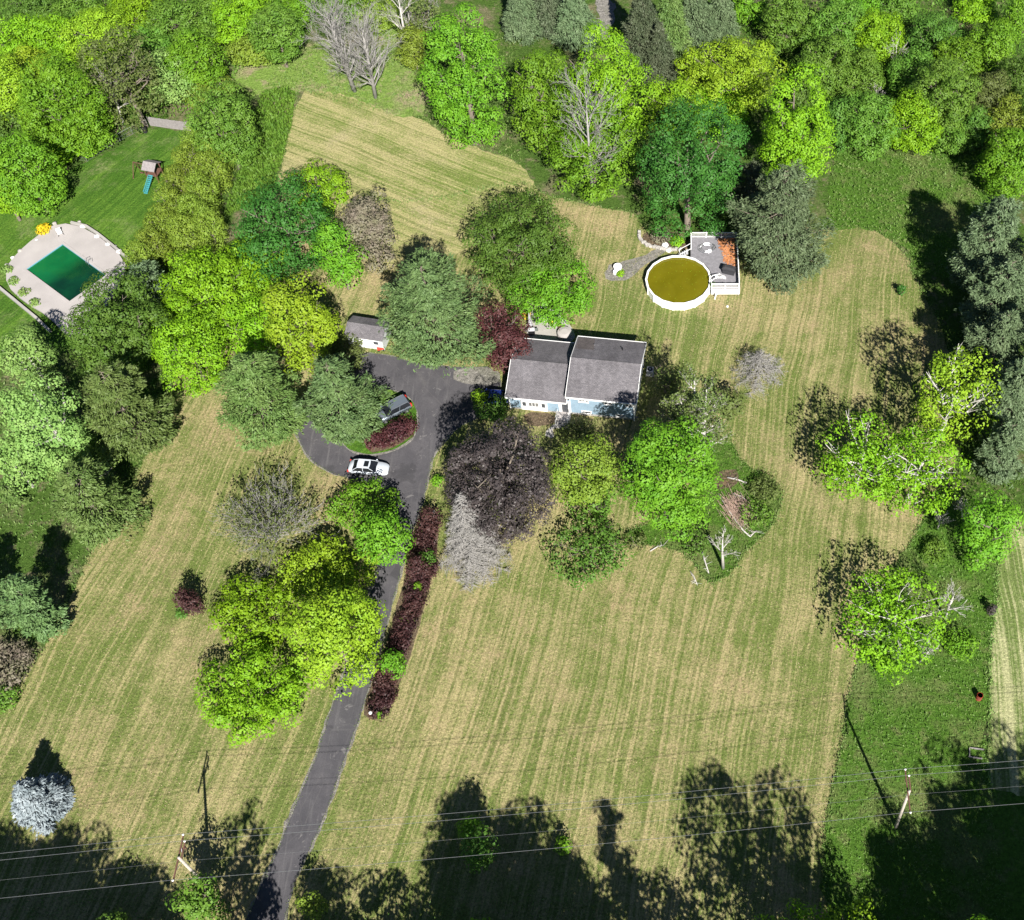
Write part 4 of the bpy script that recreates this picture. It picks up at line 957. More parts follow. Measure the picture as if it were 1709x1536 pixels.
# ======================= UTILITY POLES AND LINES =======================
def pole(bu, bv, tu, tv, Hh, label):
    x, y = W(bu, bv); X, Y = W(tu, tv, Hh); lx, ly = X - x, Y - y
    e = empty('utility_pole', (x, y, 0), 0, label, 'utility pole', 'utility poles along the roadside')
    m = MB(); m.tube([(0, 0, -.3), (lx, ly, Hh + .35)], [.19, .12], 12); m.obj('pole', 'pole_wood', e, True)
    z = Hh; a = []
    for dy0, dy1, dx in ((-2.1, 2.2, -.12), (.0, 1.6, .16)):
        m = MB(); m.box(lx + dx - .06, lx + dx + .06, ly + dy0, ly + dy1, z - .06 + abs(dx) * .3, z + .06 + abs(dx) * .3); m.obj('crossarm', 'brown_wood', e)
    for dy, dx in ((-2.0, -.12), (2.1, -.12), (1.5, .16)):
        m = MB(); m.cyl(lx + dx, ly + dy, z + .07, z + .34, .05, .035, 8); m.cyl(lx + dx, ly + dy, z + .14, z + .20, .10, .10, 10); m.obj('insulator', 'white_paint', e); a.append((x + lx + dx, y + ly + dy, z + .34))
    m = MB(); m.tube([(lx, ly + .12, z - .7), (lx - .12, ly + 1.1, z - .02)], .03, 5); m.tube([(lx, ly - .12, z - .7), (lx - .12, ly - 1.1, z - .02)], .03, 5); m.obj('brace', 'steel', e)
    m = MB(); m.tube([(lx + .1, ly + .95, z + .1), (lx + .22, ly + 1.0, z - .25), (lx + .2, ly + 1.05, z - .55)], [.05, .09, .06], 8); m.obj('fuse_cutout', 'brown_wood', e)
    a.append((x + lx, y + ly, z - .8)); return a
pa = pole(350.5, 1484, 300, 1433, 10.0, 'leaning utility pole left of the driveway with its foot in a bush')
pb = pole(1495, 1380, 1517, 1322, 10.2, 'utility pole on the rough meadow right of the big field')
for i in range(4):
    a, b = Vector(pa[i]), Vector(pb[i]); d_ = b - a
    pts = []
    for seg, (p, q) in enumerate(((a - d_, a), (a, b), (b, b + d_))):
        for k in range(0 if seg == 0 else 1, 13):
            f = k / 12; P_ = p + (q - p) * f; P_.z -= 1.3 * 4 * f * (1 - f) * .8; pts.append(tuple(P_))
    m = MB(); m.tube(pts, .016 if i < 3 else .008, 5)
    tag(m.obj('power_line', 'steel'), ['bright power line on the roadside ends of both crossarms', 'power line on the far tips of both crossarms', 'power line just inside the far tips of both crossarms', 'thin lower service line strung between both poles'][i], 'power line', 'power lines')

# post lamps in the hedge
for i, (u, v, lab) in enumerate(((624, 1201, 'white globe lamp post at the lower end of the barberry hedge'), (728, 868, 'small white globe lamp post at the upper end of the barberry hedge'))):
    x, y = W(u, v); e = empty('post_lamp', (x, y, 0), 0, lab, 'lamp', 'post lamps along the driveway')
    m = MB(); m.cyl(0, 0, 0, 1.7, .04, n=8); m.obj('post', 'dark_metal', e); m = MB(); m.ball(0, 0, 1.85, .19 if i == 0 else .14, 12); m.obj('globe', 'bright_white', e, True)

# ======================= TREES =======================
ROW = 'trees in the row behind the yard'; WOODL = 'trees of the upper left woods'; WOODR = 'trees of the upper right woods'
B = broad
B(775, 128, 73, 118, 'green', 'dense', 'tall oval bright green maple at the left end of the back row', 'maple', 'tree', ROW)
B(905, 170, 56, 136, 'green', 'dense', 'narrow green maple left of and behind the big bare tree', 'maple', 'tree', ROW)
B(1008, 165, 76, 112, 'lime', 'dense', 'broad yellow green maple right behind the big bare tree', 'maple', 'tree', ROW)
B(990, 255, 78, 78, 'green', 'dense', 'lower green maple crown directly behind the bare tree trunk', 'maple', 'tree', ROW)
B(1218, 128, 88, 70, 'yellow', 'dense', 'yellow green maple at the top of the row under the spruces', 'maple', 'tree', ROW)
B(1122, 178, 54, 55, 'lime', 'loose', 'small lime green maple left of the yellowest maple', 'maple', 'tree', ROW)
B(1200, 190, 60, 45, 'lime', 'dense', 'lime maple half hidden behind the deep green maple', 'maple', 'tree', ROW)
B(1328, 222, 64, 102, 'lime', 'dense', 'bright lime maple at the right end of the back row', 'maple', 'tree', ROW)
B(1150, 282, 90, 114, 'deep', 'dense', 'large deep green maple above the round pool', 'maple', 'tree', ROW)
conifer_px(1300, 372, 92, 112, 'greypine', 'broad grey green pine overhanging the pool deck', dens=1.1)
conifer_px(1250, 320, 48, 55, 'spruce', 'dark pine tucked between deep green maple and lime maple')
CT = 'spruces at the top edge'
for a in ((868, 8, 36, 52, 'pale grey green spruce at the top left of the spruce group', 'greypine'), (912, 2, 34, 48, 'spruce second from the left at the top edge', 'spruce'), (958, 18, 42, 50, 'grey green spruce left of the dark stream gap', 'greypine'),
          (1072, 38, 44, 78, 'tall dark spruce right of the dark stream gap', 'spruce'), (1118, 28, 44, 62, 'olive spruce in the middle of the right hand spruces', 'olivepine'), (1160, 18, 44, 58, 'dull grey spruce second from right at the top', 'greypine'), (1203, 14, 34, 50, 'greyish spruce at the right of the spruce group', 'greypine'), (1100, 85, 34, 52, 'short dark spruce below the others above the deep shade', 'spruce')):
    conifer_px(*a[:4], a[5], a[4], shape='spruce', name='spruce_tree', cat='spruce', group=CT, maxc=2.2, minc=1.1)
# upper right woods
RL = [(1252, 8, 30, 38, 'green', 'bright green bush at the top edge right of the spruces'), (1312, 38, 44, 52, 'wood', 'rounded green tree with dark gaps beside the small clearing'), (1398, 48, 52, 56, 'wood', 'wide green tree near the top between two dark gaps'),
 (1462, 62, 48, 52, 'lime', 'lightest yellow green tree in the upper right woods'), (1375, 118, 48, 58, 'wood', 'dense green tree with a long shaded left edge'), (1345, 165, 30, 38, 'mid', 'low dark green tree touching the lime maple'),
 (1436, 128, 40, 46, 'wood', 'green tree left of the pale dead branches'), (1400, 205, 38, 45, 'mid', 'low green bush left of the twin dead stems'), (1452, 205, 52, 56, 'wood', 'full green tree below the white dead branches'),
 (1520, 205, 52, 55, 'lime', 'yellowish green tree at the meadow edge'), (1572, 165, 56, 72, 'wood', 'large green tree forming the right flank of the grove'), (1520, 130, 45, 48, 'wood', 'green tree in the centre right of the grove'), (1560, 70, 46, 50, 'mid', 'grey green tree above the grove flank'),
 (1596, 108, 40, 48, 'green', 'bright green tree beside the diagonal dark lane'), (1585, 225, 40, 35, 'wood', 'low green tree at the lower right tip of the grove'), (1655, 75, 38, 44, 'green', 'isolated round bright tree near the right top'), (1695, 30, 28, 48, 'green', 'green tree cut by the right top corner'),
 (1625, 12, 40, 30, 'lime', 'light green bush on the top edge near the right corner'), (1500, 14, 50, 28, 'wood', 'low green thicket tree on the top edge'), (1700, 130, 34, 44, 'mid', 'dull green tree on the right edge below the round one'), (1650, 165, 34, 50, 'moss', 'thin mossy tree in the dark lane'),
 (1680, 205, 38, 45, 'olive', 'olive tree on the right edge above the big shrub'), (1685, 268, 54, 62, 'green', 'big round green tree at the right edge beside the meadow'), (1630, 215, 26, 34, 'mid', 'small green tree in the dark lane near meadow'), (1740, 200, 40, 60, 'wood', 'green tree partly past the right edge'), (1430, 8, 40, 30, 'green', 'bright bush at top edge above the wide tree')]
for cx, cy, rx, ry, lf_, lab in RL: B(cx, cy, rx * .97, ry * .97, lf_, 'grove', lab, 'broadleaf_tree', 'tree', WOODR, clear=.04, dens=1.25)
# upper left woods
LL = [(30, 78, 46, 48, 'lime', 'light green tree in the far top left corner'), (18, 155, 48, 62, 'yellow', 'yellowish tree on the left edge of the woods'), (112, 178, 76, 76, 'green', 'large rounded green tree behind the wire fence'), (206, 128, 64, 80, 'moss', 'thin mossy tree with pale crooked trunk above fence'),
 (92, 72, 50, 46, 'lime', 'yellow green tree second from the top left corner'), (168, 70, 56, 54, 'yellow', 'yellow green woodland tree with brown gap beneath'), (150, 18, 56, 38, 'wood', 'green tree at the top edge beside the white trunk'), (235, 28, 52, 44, 'lime', 'light tree on the top edge above mossy tree'),
 (300, 45, 52, 50, 'wood', 'mid green tree left of the bare patch'), (328, 108, 46, 50, 'green', 'green tree above the clipped evergreen row'), (278, 128, 46, 46, 'pale', 'pale grey green tree beside the mossy tree'), (402, 28, 58, 46, 'lime', 'vivid lime tree at the top centre left'), (420, 82, 40, 30, 'olive', 'olive bush above the tan clearing'),
 (462, 58, 42, 52, 'wood', 'green tree left of the bare trees'), (45, 295, 62, 62, 'green', 'wide light green tree on the left edge beyond neighbouring lawn'), (4, 320, 40, 50, 'lime', 'light green bush cut by the left edge below the woods'), (72, 250, 40, 34, 'lime', 'light bush at the bend of the wire fence'), (10, 215, 34, 34, 'mid', 'darker green tree on the left edge above the fence'),
 (255, 92, 42, 42, 'wood', 'small green tree behind the pale grey tree'), (350, 155, 38, 30, 'olive', 'low olive shrub tree at the top of evergreen row'), (140, 232, 44, 26, 'lime', 'low light shrub along the wire fence'), (482, 12, 44, 34, 'green', 'green tree on the top edge behind the bare trees'),
 (632, 28, 40, 28, 'olive', 'yellowish tree behind the second bare tree'), (712, 40, 36, 44, 'moss', 'thin olive tree left of the tall oval maple'), (580, 10, 40, 28, 'wood', 'green tree on the top edge between bare tops'), (690, 80, 26, 34, 'olive', 'small olive sapling tree left of the oval maple'), (60, 12, 50, 36, 'mid', 'shaded green tree on the top edge at the left'), (375, 212, 54, 68, 'wood', 'round mid green tree at the head of the evergreen row'), (352, 20, 44, 36, 'wood', 'green tree on the top edge left of vivid lime tree'), (60, 130, 44, 44, 'yellow', 'yellow green tree between left edge and large rounded tree'), (-40, 250, 50, 70, 'wood', 'woodland tree past the left edge')]
for cx, cy, rx, ry, lf_, lab in LL: B(cx, cy, rx * 1.08, ry * 1.08, lf_, 'sparse' if lf_ == 'moss' else 'grove', lab, 'broadleaf_tree', 'tree', WOODL, dens=1.6 if lf_ == 'moss' else 1.15, clear=.06)
# clipped evergreens
EV = [(258, 418), (272, 385), (285, 352), (300, 318), (316, 285), (332, 252), (312, 400), (326, 366), (340, 330), (354, 292), (366, 262), (350, 385), (236, 440)]
for i, (u, v) in enumerate(EV):
    B(u, v - 4, 31, 40, 'olive', 'tight', ['arborvitae at the near end of the evergreen row by the pool terrace', 'arborvitae second from the near end on the pool side', 'arborvitae third from the near end on the pool side', 'arborvitae next to the teal slide', 'arborvitae just above the play set', 'arborvitae at the far end beside the board fence', 'arborvitae at the near end on the strip side', 'arborvitae second from the near end on the strip side', 'arborvitae in the middle on the strip side', 'arborvitae below the round tree on the strip side', 'arborvitae right under the round tree crown', 'arborvitae closest to the deep green maple', 'arborvitae nearest the corner of the terrace'][i],
      'arborvitae', 'evergreen', 'arborvitae row beside the neighbouring lawn', minc=.6, clear=.02)
# left middle group
B(350, 492, 92, 78, 'lime', 'loose', 'huge lime green maple left of the shed', 'maple', dens=1.25)
B(412, 455, 62, 52, 'lime', 'loose', 'lime maple crown above the huge lime maple', 'maple', dens=1.25)
B(505, 545, 62, 76, 'yellow', 'loose', 'brightest yellow maple beside the shed', 'maple', dens=1.2)
B(318, 585, 66, 66, 'lime', 'fine', 'green yellow maple above the open left field', 'maple')
B(430, 545, 66, 58, 'lime', 'loose', 'lime green maple between the huge one and yellow one', 'maple')
B(200, 550, 90, 84, 'mid', 'loose', 'bluish green maple shading the pool terrace', 'maple', dens=1.35)
conifer_px(250, 475, 44, 44, 'greypine', 'small grey pine between the terrace and lime maples')
B(478, 385, 96, 84, 'deep', 'dense', 'large deep green spreading maple below the back lawn', 'maple')
B(528, 312, 52, 48, 'lime', 'dense', 'bright lime maple peeping above the deep green one', 'maple')
B(566, 430, 40, 56, 'green', 'dense', 'bright green maple at the right of the deep green one', 'maple')
B(618, 385, 45, 72, 'brown', 'loose', 'half dead grey brown tree right of the deep green maple', 'ailing_tree', dens=1.2)
B(48, 600, 68, 90, 'pale', 'loose', 'pale poplar on the left edge below the terrace', 'poplar', dens=1.2, bark='pale_bark')
B(85, 715, 82, 85, 'pale', 'loose', 'pale poplar in the middle of the left poplar group', 'poplar', dens=1.2, bark='pale_bark')
B(25, 775, 60, 70, 'pale', 'loose', 'pale poplar on the left edge below the others', 'poplar', dens=1.2, bark='pale_bark')
B(150, 790, 58, 52, 'pale', 'loose', 'small pale poplar leaning over the left field pine', 'poplar', bark='pale_bark')
conifer_px(205, 680, 88, 92, 'olivepine', 'dark olive pine beside the pale poplars', dens=1.15)
conifer_px(150, 835, 82, 78, 'olivepine', 'pine on the left field edge below the poplars')
conifer_px(20, 825, 36, 42, 'olivepine', 'small pine on the left edge above the deep shade')
conifer_px(432, 662, 82, 86, 'olivepine', 'olive green pine left of the driveway loop', dens=1.15)
conifer_px(565, 665, 76, 86, 'pine', 'blue green pine standing over the driveway loop', dens=1.2)
B(570, 590, 42, 34, 'moss', 'fine', 'mossy shrub tree below the shed', 'broadleaf_tree')
conifer_px(720, 520, 104, 106, 'pine', 'big soft pine between the shed and house', dens=1.25)
B(838, 562, 46, 54, 'wine', 'fine', 'wine red plum tree left of the house', 'plum_tree')
B(872, 405, 92, 84, 'mid', 'fine', 'drooping dark green beech behind the patio', 'beech_tree', dens=1.1)
B(918, 485, 80, 62, 'green', 'fine', 'fresh green tree overhanging the patio', 'broadleaf_tree')
B(838, 808, 94, 104, 'black', 'fine', 'large nearly black crimson maple in front of the house', 'maple', dens=1.15)
B(975, 785, 56, 62, 'olive', 'fine', 'olive green tree between black maple and bright maple', 'broadleaf_tree')
B(985, 835, 52, 40, 'wood', 'sparse', 'thin green tree below the olive one', 'broadleaf_tree', dens=1.6)
B(1112, 792, 80, 98, 'green', 'dense', 'brilliant green maple at the right front of the house', 'maple', dens=1.1)
B(985, 915, 78, 62, 'mid', 'sparse', 'dark thin leaved tree at the edge of the big field', 'broadleaf_tree', dens=1.5)
B(965, 722, 42, 26, 'moss', 'shrub', 'dark mossy shrub in front of the house steps', 'shrub', 'shrub')
B(820, 680, 46, 26, 'mid', 'shrub', 'shaded green shrub at the left corner of the house', 'shrub', 'shrub')
B(800, 664, 13, 14, 'lime', 'shrub', 'small bright sunlit sapling in the driveway shade', 'sapling', 'sapling')
# driveway maples
B(606, 845, 54, 48, 'green', 'dense', 'green maple right below the white sedan', 'maple')
B(638, 900, 44, 48, 'green', 'dense', 'green maple crown leaning over the driveway edge', 'maple')
B(548, 960, 86, 70, 'yellow', 'loose', 'yellowish maple beside the twiggy bare shrub', 'maple', dens=1.5)
B(560, 1065, 78, 80, 'yellow', 'loose', 'yellow green maple touching the driveway', 'maple', dens=1.5)
B(430, 1022, 76, 68, 'lime', 'dense', 'lime maple at the left of the driveway group', 'maple', dens=1.2)
B(420, 1158, 102, 86, 'lime', 'dense', 'lowest and widest lime maple of the driveway group', 'maple', dens=1.2)
# right side
RP = 'pines along the right edge'
for a in ((1652, 412, 80, 92, 'tall grey pine at the top of the right edge group'), (1668, 500, 84, 84, 'grey pine second from the top on the right edge'), (1660, 588, 70, 78, 'grey pine beside the thin walnut tree'), (1682, 675, 62, 78, 'grey pine third from the bottom at the right edge'), (1672, 755, 46, 56, 'short grey pine lowest on the right edge'), (1760, 450, 80, 100, 'grey pine just past the right edge'), (1770, 620, 80, 100, 'pine past the right edge beside the walnut')):
    conifer_px(*a[:4], 'greypine', a[4], group=RP, dens=1.15, maxc=2., minc=1.15)
WN = 'thin walnut trees by the right field'
B(1588, 662, 72, 86, 'yellow', 'sparse', 'thin yellow green walnut tree right beneath the pine shadow', 'walnut_tree', 'tree', WN, bark='pale_bark', dens=1.3)
B(1440, 765, 78, 78, 'lime', 'sparse', 'thin walnut tree leftmost over the dry lawn', 'walnut_tree', 'tree', WN, bark='pale_bark', dens=1.35)
B(1530, 785, 78, 80, 'lime', 'sparse', 'thin walnut tree in the middle of the right group', 'walnut_tree', 'tree', WN, bark='pale_bark', dens=1.35)
B(1492, 1035, 98, 92, 'lime', 'sparse', 'wide thin walnut tree standing alone above the meadow', 'walnut_tree', 'tree', WN, bark='pale_bark', dens=1.4)
B(1652, 885, 58, 78, 'green', 'loose', 'bright green tree at the top of the mown strip', 'broadleaf_tree')
B(1605, 1075, 30, 28, 'green', 'shrub', 'low green bush right of the lone walnut', 'shrub', 'shrub')
B(1560, 920, 26, 22, 'wood', 'shrub', 'low green bush above the lone walnut', 'shrub', 'shrub')
B(1275, 815, 30, 24, 'moss', 'shrub', 'thin dark bramble at the right of the brush pile', 'bramble', 'shrub')
B(1262, 855, 34, 26, 'wood', 'shrub', 'green bramble below the brush pile', 'bramble', 'shrub', dens=.6)
B(1160, 905, 40, 24, 'mid', 'shrub', 'low green shrub under the brilliant maple', 'shrub', 'shrub', dens=.6)
B(1060, 905, 36, 20, 'moss', 'shrub', 'faint weedy shrub between the thin tree and maple', 'shrub', 'shrub', dens=.4)
B(1215, 672, 28, 32, 'moss', 'sparse', 'thin dark shrub right of the birch clump', 'shrub_tree', 'shrub', dens=1.6)
B(1110, 640, 24, 34, 'moss', 'sparse', 'thin dark shrub by the corner of the house', 'shrub_tree', 'shrub', dens=1.4)
B(1505, 484, 7, 9, 'deep', 'shrub', 'tiny evergreen seedling alone on the dry lawn', 'seedling', 'seedling')
B(1103, 393, 22, 14, 'brown', 'shrub', 'brown twiggy shrub in the flower bed', 'shrub', 'shrub'); B(1130, 403, 16, 10, 'lime', 'shrub', 'bright yellow green perennials in the flower bed', 'perennial', 'plant')
B(1189, 480, 5, 14, 'green', 'shrub', 'green vine climbing the pool wall at the deck', 'vine', 'plant'); B(1035, 456, 7, 6, 'lime', 'shrub', 'small green plant beside the white well cover', 'plant', 'plant')
leafmat('leaf_forsythia', (.45, .34, .01), (.62, .48, .02), .2); LM['gold'] = MATS['leaf_forsythia']
B(72, 383, 13, 10, 'gold', 'shrub', 'yellow flowering bush at the corner of the pool terrace', 'shrub', 'shrub'); B(878, 526, 6, 6, 'gold', 'shrub', 'small yellow flowering bush left of the umbrella', 'shrub', 'shrub')
for i, (u, v) in enumerate(((12, 450), (22, 470), (40, 487), (58, 505))): B(u, v, 11, 8, 'pale', 'shrub', ['topmost', 'second', 'third', 'lowest'][i] + ' pale plant in the strip beside the terrace wall', 'border_plant', 'plant', 'pale plants along the terrace wall', dens=.7)
# pines / bushes lower left
conifer_px(-30, 1005, 66, 92, 'pine', 'pine added half past the left edge to widen the deep shade', maxc=2., minc=1.3)  # extra pine, added so the shadow pocket beside the lone pine spreads wider
conifer_px(52, 1010, 78, 88, 'pine', 'dark green pine alone on the lower left edge', dens=1.2, maxc=2., minc=1.3)
B(16, 1105, 44, 44, 'brown', 'sparse', 'pinkish brown leafless tree below the left edge pine', 'ailing_tree', dens=2)
B(8, 1165, 26, 34, 'wood', 'fine', 'small green tree below the brown one at left edge', 'broadleaf_tree')
x, y = W(74, 1342); conifer(x, y, 5.8, 2.9, 'blue', 'silver blue spruce alone on the lower left lawn', 'spruce_tree', 'spruce', shape='spruce', dens=1.7, ns=.42, base=.03)
B(335, 1500, 62, 52, 'wood', 'loose', 'green bush tree around the foot of the left utility pole', 'broadleaf_tree', dens=1.3)
B(520, 1512, 38, 34, 'olive', 'loose', 'olive green tree at the foot of the driveway', 'broadleaf_tree')
B(800, 1420, 34, 50, 'mid', 'sparse', 'slender green tree in the deep shade at the bottom', 'broadleaf_tree', dens=2)
B(938, 1411, 14, 15, 'green', 'shrub', 'small sunlit sapling in the bottom shade', 'sapling', 'sapling')
B(785, 1385, 20, 24, 'green', 'shrub', 'bright top of a sapling in the bottom shade', 'sapling', 'sapling')
for a in ((1325, 1585, 92, 78, 'lime', 'bright green treetop at the bottom edge below the right of the field'), (1425, 1590, 80, 78, 'lime', 'bright treetop at the bottom edge where field meets meadow'), (800, 1556, 36, 28, 'lime', 'low treetop at the bottom edge left of centre'), (1530, 1600, 60, 62, 'green', 'green treetop at the bottom edge below the meadow'), (1650, 1590, 80, 72, 'lime', 'sparse treetop in the bottom right corner'), (200, 1550, 50, 26, 'mid', 'shaded treetop at the bottom left edge')):
    B(*a[:4], a[4], 'loose', a[5], 'broadleaf_tree', 'tree', 'treetops along the bottom edge', clear=.1 if a[4] == 'mid' else .7)
# barberries
BB = [(714, 868, 20, 22), (707, 893, 22, 22), (701, 918, 23, 22), (709, 950, 20, 20), (692, 948, 18, 22), (694, 975, 24, 20), (687, 1000, 24, 20), (682, 1022, 22, 18), (672, 1040, 22, 20), (668, 1062, 23, 20), (662, 1080, 22, 18), (645, 1108, 18, 20), (634, 1135, 20, 22), (640, 1162, 26, 20), (628, 1182, 24, 20)]
for i, (u, v, a, b) in enumerate(BB): B(u + 4, v, a * 1.12, b, 'barberry', 'shrub', ['first', 'second', 'third', 'fourth', 'fifth', 'sixth', 'seventh', 'eighth', 'ninth', 'tenth', 'eleventh', 'twelfth', 'thirteenth', 'fourteenth', 'last and lowest'][i] + ' dark purple barberry counted down the driveway hedge', 'barberry_bush', 'barberry', 'barberries of the driveway hedge', minc=.5, clear=.02)
for u, v, a, b, lf_, lab in ((713, 934, 14, 15, 'mid', 'green shrub near the top of the barberry hedge'), (697, 980, 7, 9, 'green', 'tiny green shrub in the middle of the barberry hedge'), (680, 1032, 13, 10, 'lime', 'light green shrub in the lower middle of the barberry hedge'), (656, 1110, 21, 26, 'green', 'largest green shrub in the barberry hedge'), (633, 1192, 5, 6, 'green', 'tiny green sprig by the lower globe lamp'), (730, 802, 11, 11, 'green', 'round green shrub beside the driveway under the black maple')):
    B(u, v, a, b, lf_, 'shrub', lab, 'shrub', 'shrub')
for i, (u, v, a, b) in enumerate(((308, 1000, 20, 22), (322, 1008, 20, 22), (305, 1020, 16, 12))): B(u, v, a, b, 'barberry' if i < 2 else 'mid', 'shrub', ['purple barberry at the left of the round lawn island', 'purple barberry at the right of the round lawn island', 'green weedy shrub in front of the lawn island barberries'][i], 'barberry_bush' if i < 2 else 'shrub', 'barberry' if i < 2 else 'shrub')
for i, (u, v, a, b) in enumerate(((625, 733, 20, 18), (643, 730, 20, 18), (662, 722, 20, 20), (678, 711, 18, 18))): B(u, v, a, b, 'wine', 'shrub', ['leftmost', 'second from left', 'second from right', 'rightmost'][i] + ' red barberry on the driveway island', 'barberry_bush', 'barberry', 'red barberries on the driveway island', clear=.02)
# bare and dead trees
bare_px(592, 152, 535, 5, 6.3, 'left one of two tall bare grey trees behind the back lawn', group='bare trees behind the back lawn', nmain=26, twig=.018, rise=1.2)
bare_px(627, 163, 600, 28, 6.0, 'right one of two tall bare grey trees behind the back lawn', group='bare trees behind the back lawn', nmain=26, twig=.018, rise=1.2)
bare_px(683, 92, 662, -20, 4.5, 'slim bare tree with a long white trunk at the top', mat='white_twigs', group='bare trees behind the back lawn', nmain=12)
bare_px(723, 70, 712, -10, 3.2, 'thin bare tree on the top edge left of the oval maple', group='bare trees behind the back lawn', nmain=10)
bare_px(990, 332, 975, 130, 7.0, 'big bare white limbed tree before the lime maples', mat='dead_twigs', nmain=18, low=.2, twig=.018, r0=.26, rise=1.1)
for u, v, tu, tv, r_, lab in ((152, 28, 138, -25, 2, 'white trunk among the woods at the top left'), (208, 212, 180, 120, 4, 'pale crooked dead tree in the mossy crown'), (1490, 128, 1497, 70, 3.0, 'white dead branches rising from the upper right grove'), (1462, 182, 1462, 140, 2.2, 'small dead forked stems below the white dead branches'), (1528, 165, 1530, 128, 2.2, 'greyish dead stems right of the forked stems'),
        (1207, 948, 1205, 886, 2.0, 'small white dead tree at the point of the rough grass'), (1578, 1034, 1595, 985, 2.6, 'white dead tree right of the lone walnut'), (1534, 1104, 1558, 1080, 1.6, 'short dead white shrub below the lone walnut'), (1608, 868, 1600, 840, 1.8, 'tangle of pale dead branches left of the strip tree'), (1565, 882, 1570, 860, 1.6, 'small pale dead stump tree by the shade'), (5, 250, -6, 225, 1.5, 'white dead snag on the left edge at the fence')):
    bare_px(u, v, tu, tv, r_, lab, mat='white_twigs', name='dead_tree', cat='dead tree', nmain=8, depth=3, twig=.02, low=.35)
x, y = W(462, 905); bare(x, y, 4.2, 5.6, 'round leafless twiggy tree beside the yellowish maple', 'dead_twigs', nmain=34, low=.04, twig=.018, depth=4, leaf='moss', tuft=1)
for i, (bu, bv, tu, tv) in enumerate(((1166, 768, 1125, 655), (1172, 775, 1180, 640), (1168, 765, 1155, 625))):
    bare_px(bu, bv, tu, tv, 3.6, ['birch stem leaning left in the clump beside the house', 'birch stem leaning right in the clump beside the house', 'tallest birch stem in the clump beside the house'][i], mat='white_twigs', name='birch_tree', cat='birch', group='birch clump by the house', leaf='moss', tuft=5, nmain=13, depth=3, twig=.014, low=.2)
x, y = W(795, 938); conifer(x, y, 14.5, 3.9, 'brown', 'dead grey conifer beside the black maple', 'dead_conifer', 'dead tree', shape='spruce', dead=True, bark='dead_twigs', base=.04, nb=190, dens=1.8)
x, y = W(1266, 628); conifer(x, y, 4.6, 4.2, 'brown', 'dead bare spruce skeleton alone on the lawn', 'dead_conifer', 'dead tree', shape='spruce', dead=True, bark='dead_twigs', base=.03, nb=85, dens=1.2)
# brush pile, logs and odds
x, y = W(1232, 856); bp = empty('brush_pile', (x, y, 0), 0, 'heap of grey brown cut branches in the rough grass', 'brush pile')
sg = []
d0 = np.array(W(1252, 892)) - np.array(W(1203, 815)); Ld = np.linalg.norm(d0); d0 = d0 / Ld; nrm = np.array([-d0[1], d0[0]])
for i in range(260):
    f = rng.normal(0, .32) ; c_ = d0 * f * Ld * .45 + nrm * rng.normal(0, .75); z = max(.05, .55 - abs(rng.normal(0, .3))); a = rng.normal(0, .22); L = rng.uniform(.8, 2.8)
    dd_ = d0 * math.cos(a) + nrm * math.sin(a); sg.append([c_[0] - dd_[0] * L / 2, c_[1] - dd_[1] * L / 2, z, c_[0] + dd_[0] * L / 2, c_[1] + dd_[1] * L / 2, max(.04, z + rng.normal(0, .2)), .035, .014])
V, F = segmesh(sg, 4); npmesh('branches', V, F, MATS['brush'], bp)
for pts, r_, lab in ((((1197, 822), (1218, 855), (1240, 885), (1252, 896)), .10, 'long pale fallen trunk along the brush pile'), (((1214, 797), (1232, 801), (1246, 806)), .10, 'short pale log above the brush pile'), (((1224, 824), (1236, 828), (1244, 834)), .07, 'thin pale branch between log and brush pile'), (((1171, 918), (1176, 935), (1183, 957)), .09, 'pale log lying left of the small dead tree'), (((1152, 954), (1158, 962), (1164, 977)), .06, 'thin stick on the mown edge left of the log'), (((1085, 920), (1098, 912), (1108, 910)), .07, 'grey fallen branch below the brilliant maple'), (((1252, 896), (1262, 886)), .07, 'bent pale branch at the lower end of brush pile')):
    P = [W3(u, v, .15) for u, v in pts]; o0 = P[0].copy(); o0.z = 0; e = empty('log', o0, 0, lab, 'log')
    m = MB(); m.tube([p - o0 for p in P], [r_] * (len(P) - 1) + [r_ * .5], 7); m.obj('trunk', 'white_twigs', e, True)
    sg = []
    for i in range(7):
        p = P[0] - o0 + (P[-1] - P[0]) * random.uniform(.2, 1); q = rdir(1, .05)[0] * random.uniform(.4, 1.1); sg.append([*p, p.x + q[0], p.y + q[1], p.z + q[2] * .4, .03, .012])
    V, F = segmesh(sg, 4); npmesh('twigs', V, F, MATS['white_twigs'], e)
B(1655, 1018, 8, 9, 'black', 'shrub', 'dark twiggy stump bush at the edge of the mown strip', 'stump_bush', 'shrub')
x, y = W(1633, 1166); e = empty('rusty_barrel', (x, y, 0), 0, 'dark red rusty barrel in the meadow by the mown strip', 'barrel'); m = MB(); m.cyl(0, 0, 0, .9, .3, n=16); m.obj('body', 'brown_wood', e)
m = MB(); [m.cyl(0, 0, z, z + .04, .32, n=16) for z in (.02, .3, .6, .86)]; m.obj('hoops', 'red_plastic', e)
x, y = W(1621, 1250); e = empty('timber_frame', (x, y, 0), -.15, 'weathered broken timber frame in the meadow by the strip', 'frame')
for k, bx4 in enumerate(((-.2, 1.3, 0, .1), (-.3, 1.1, -1.0, -.9), (-.25, -.15, -.9, 0))): m = MB(); m.box(*bx4, .02, .2); m.obj('timber', 'weathered_wood', e)
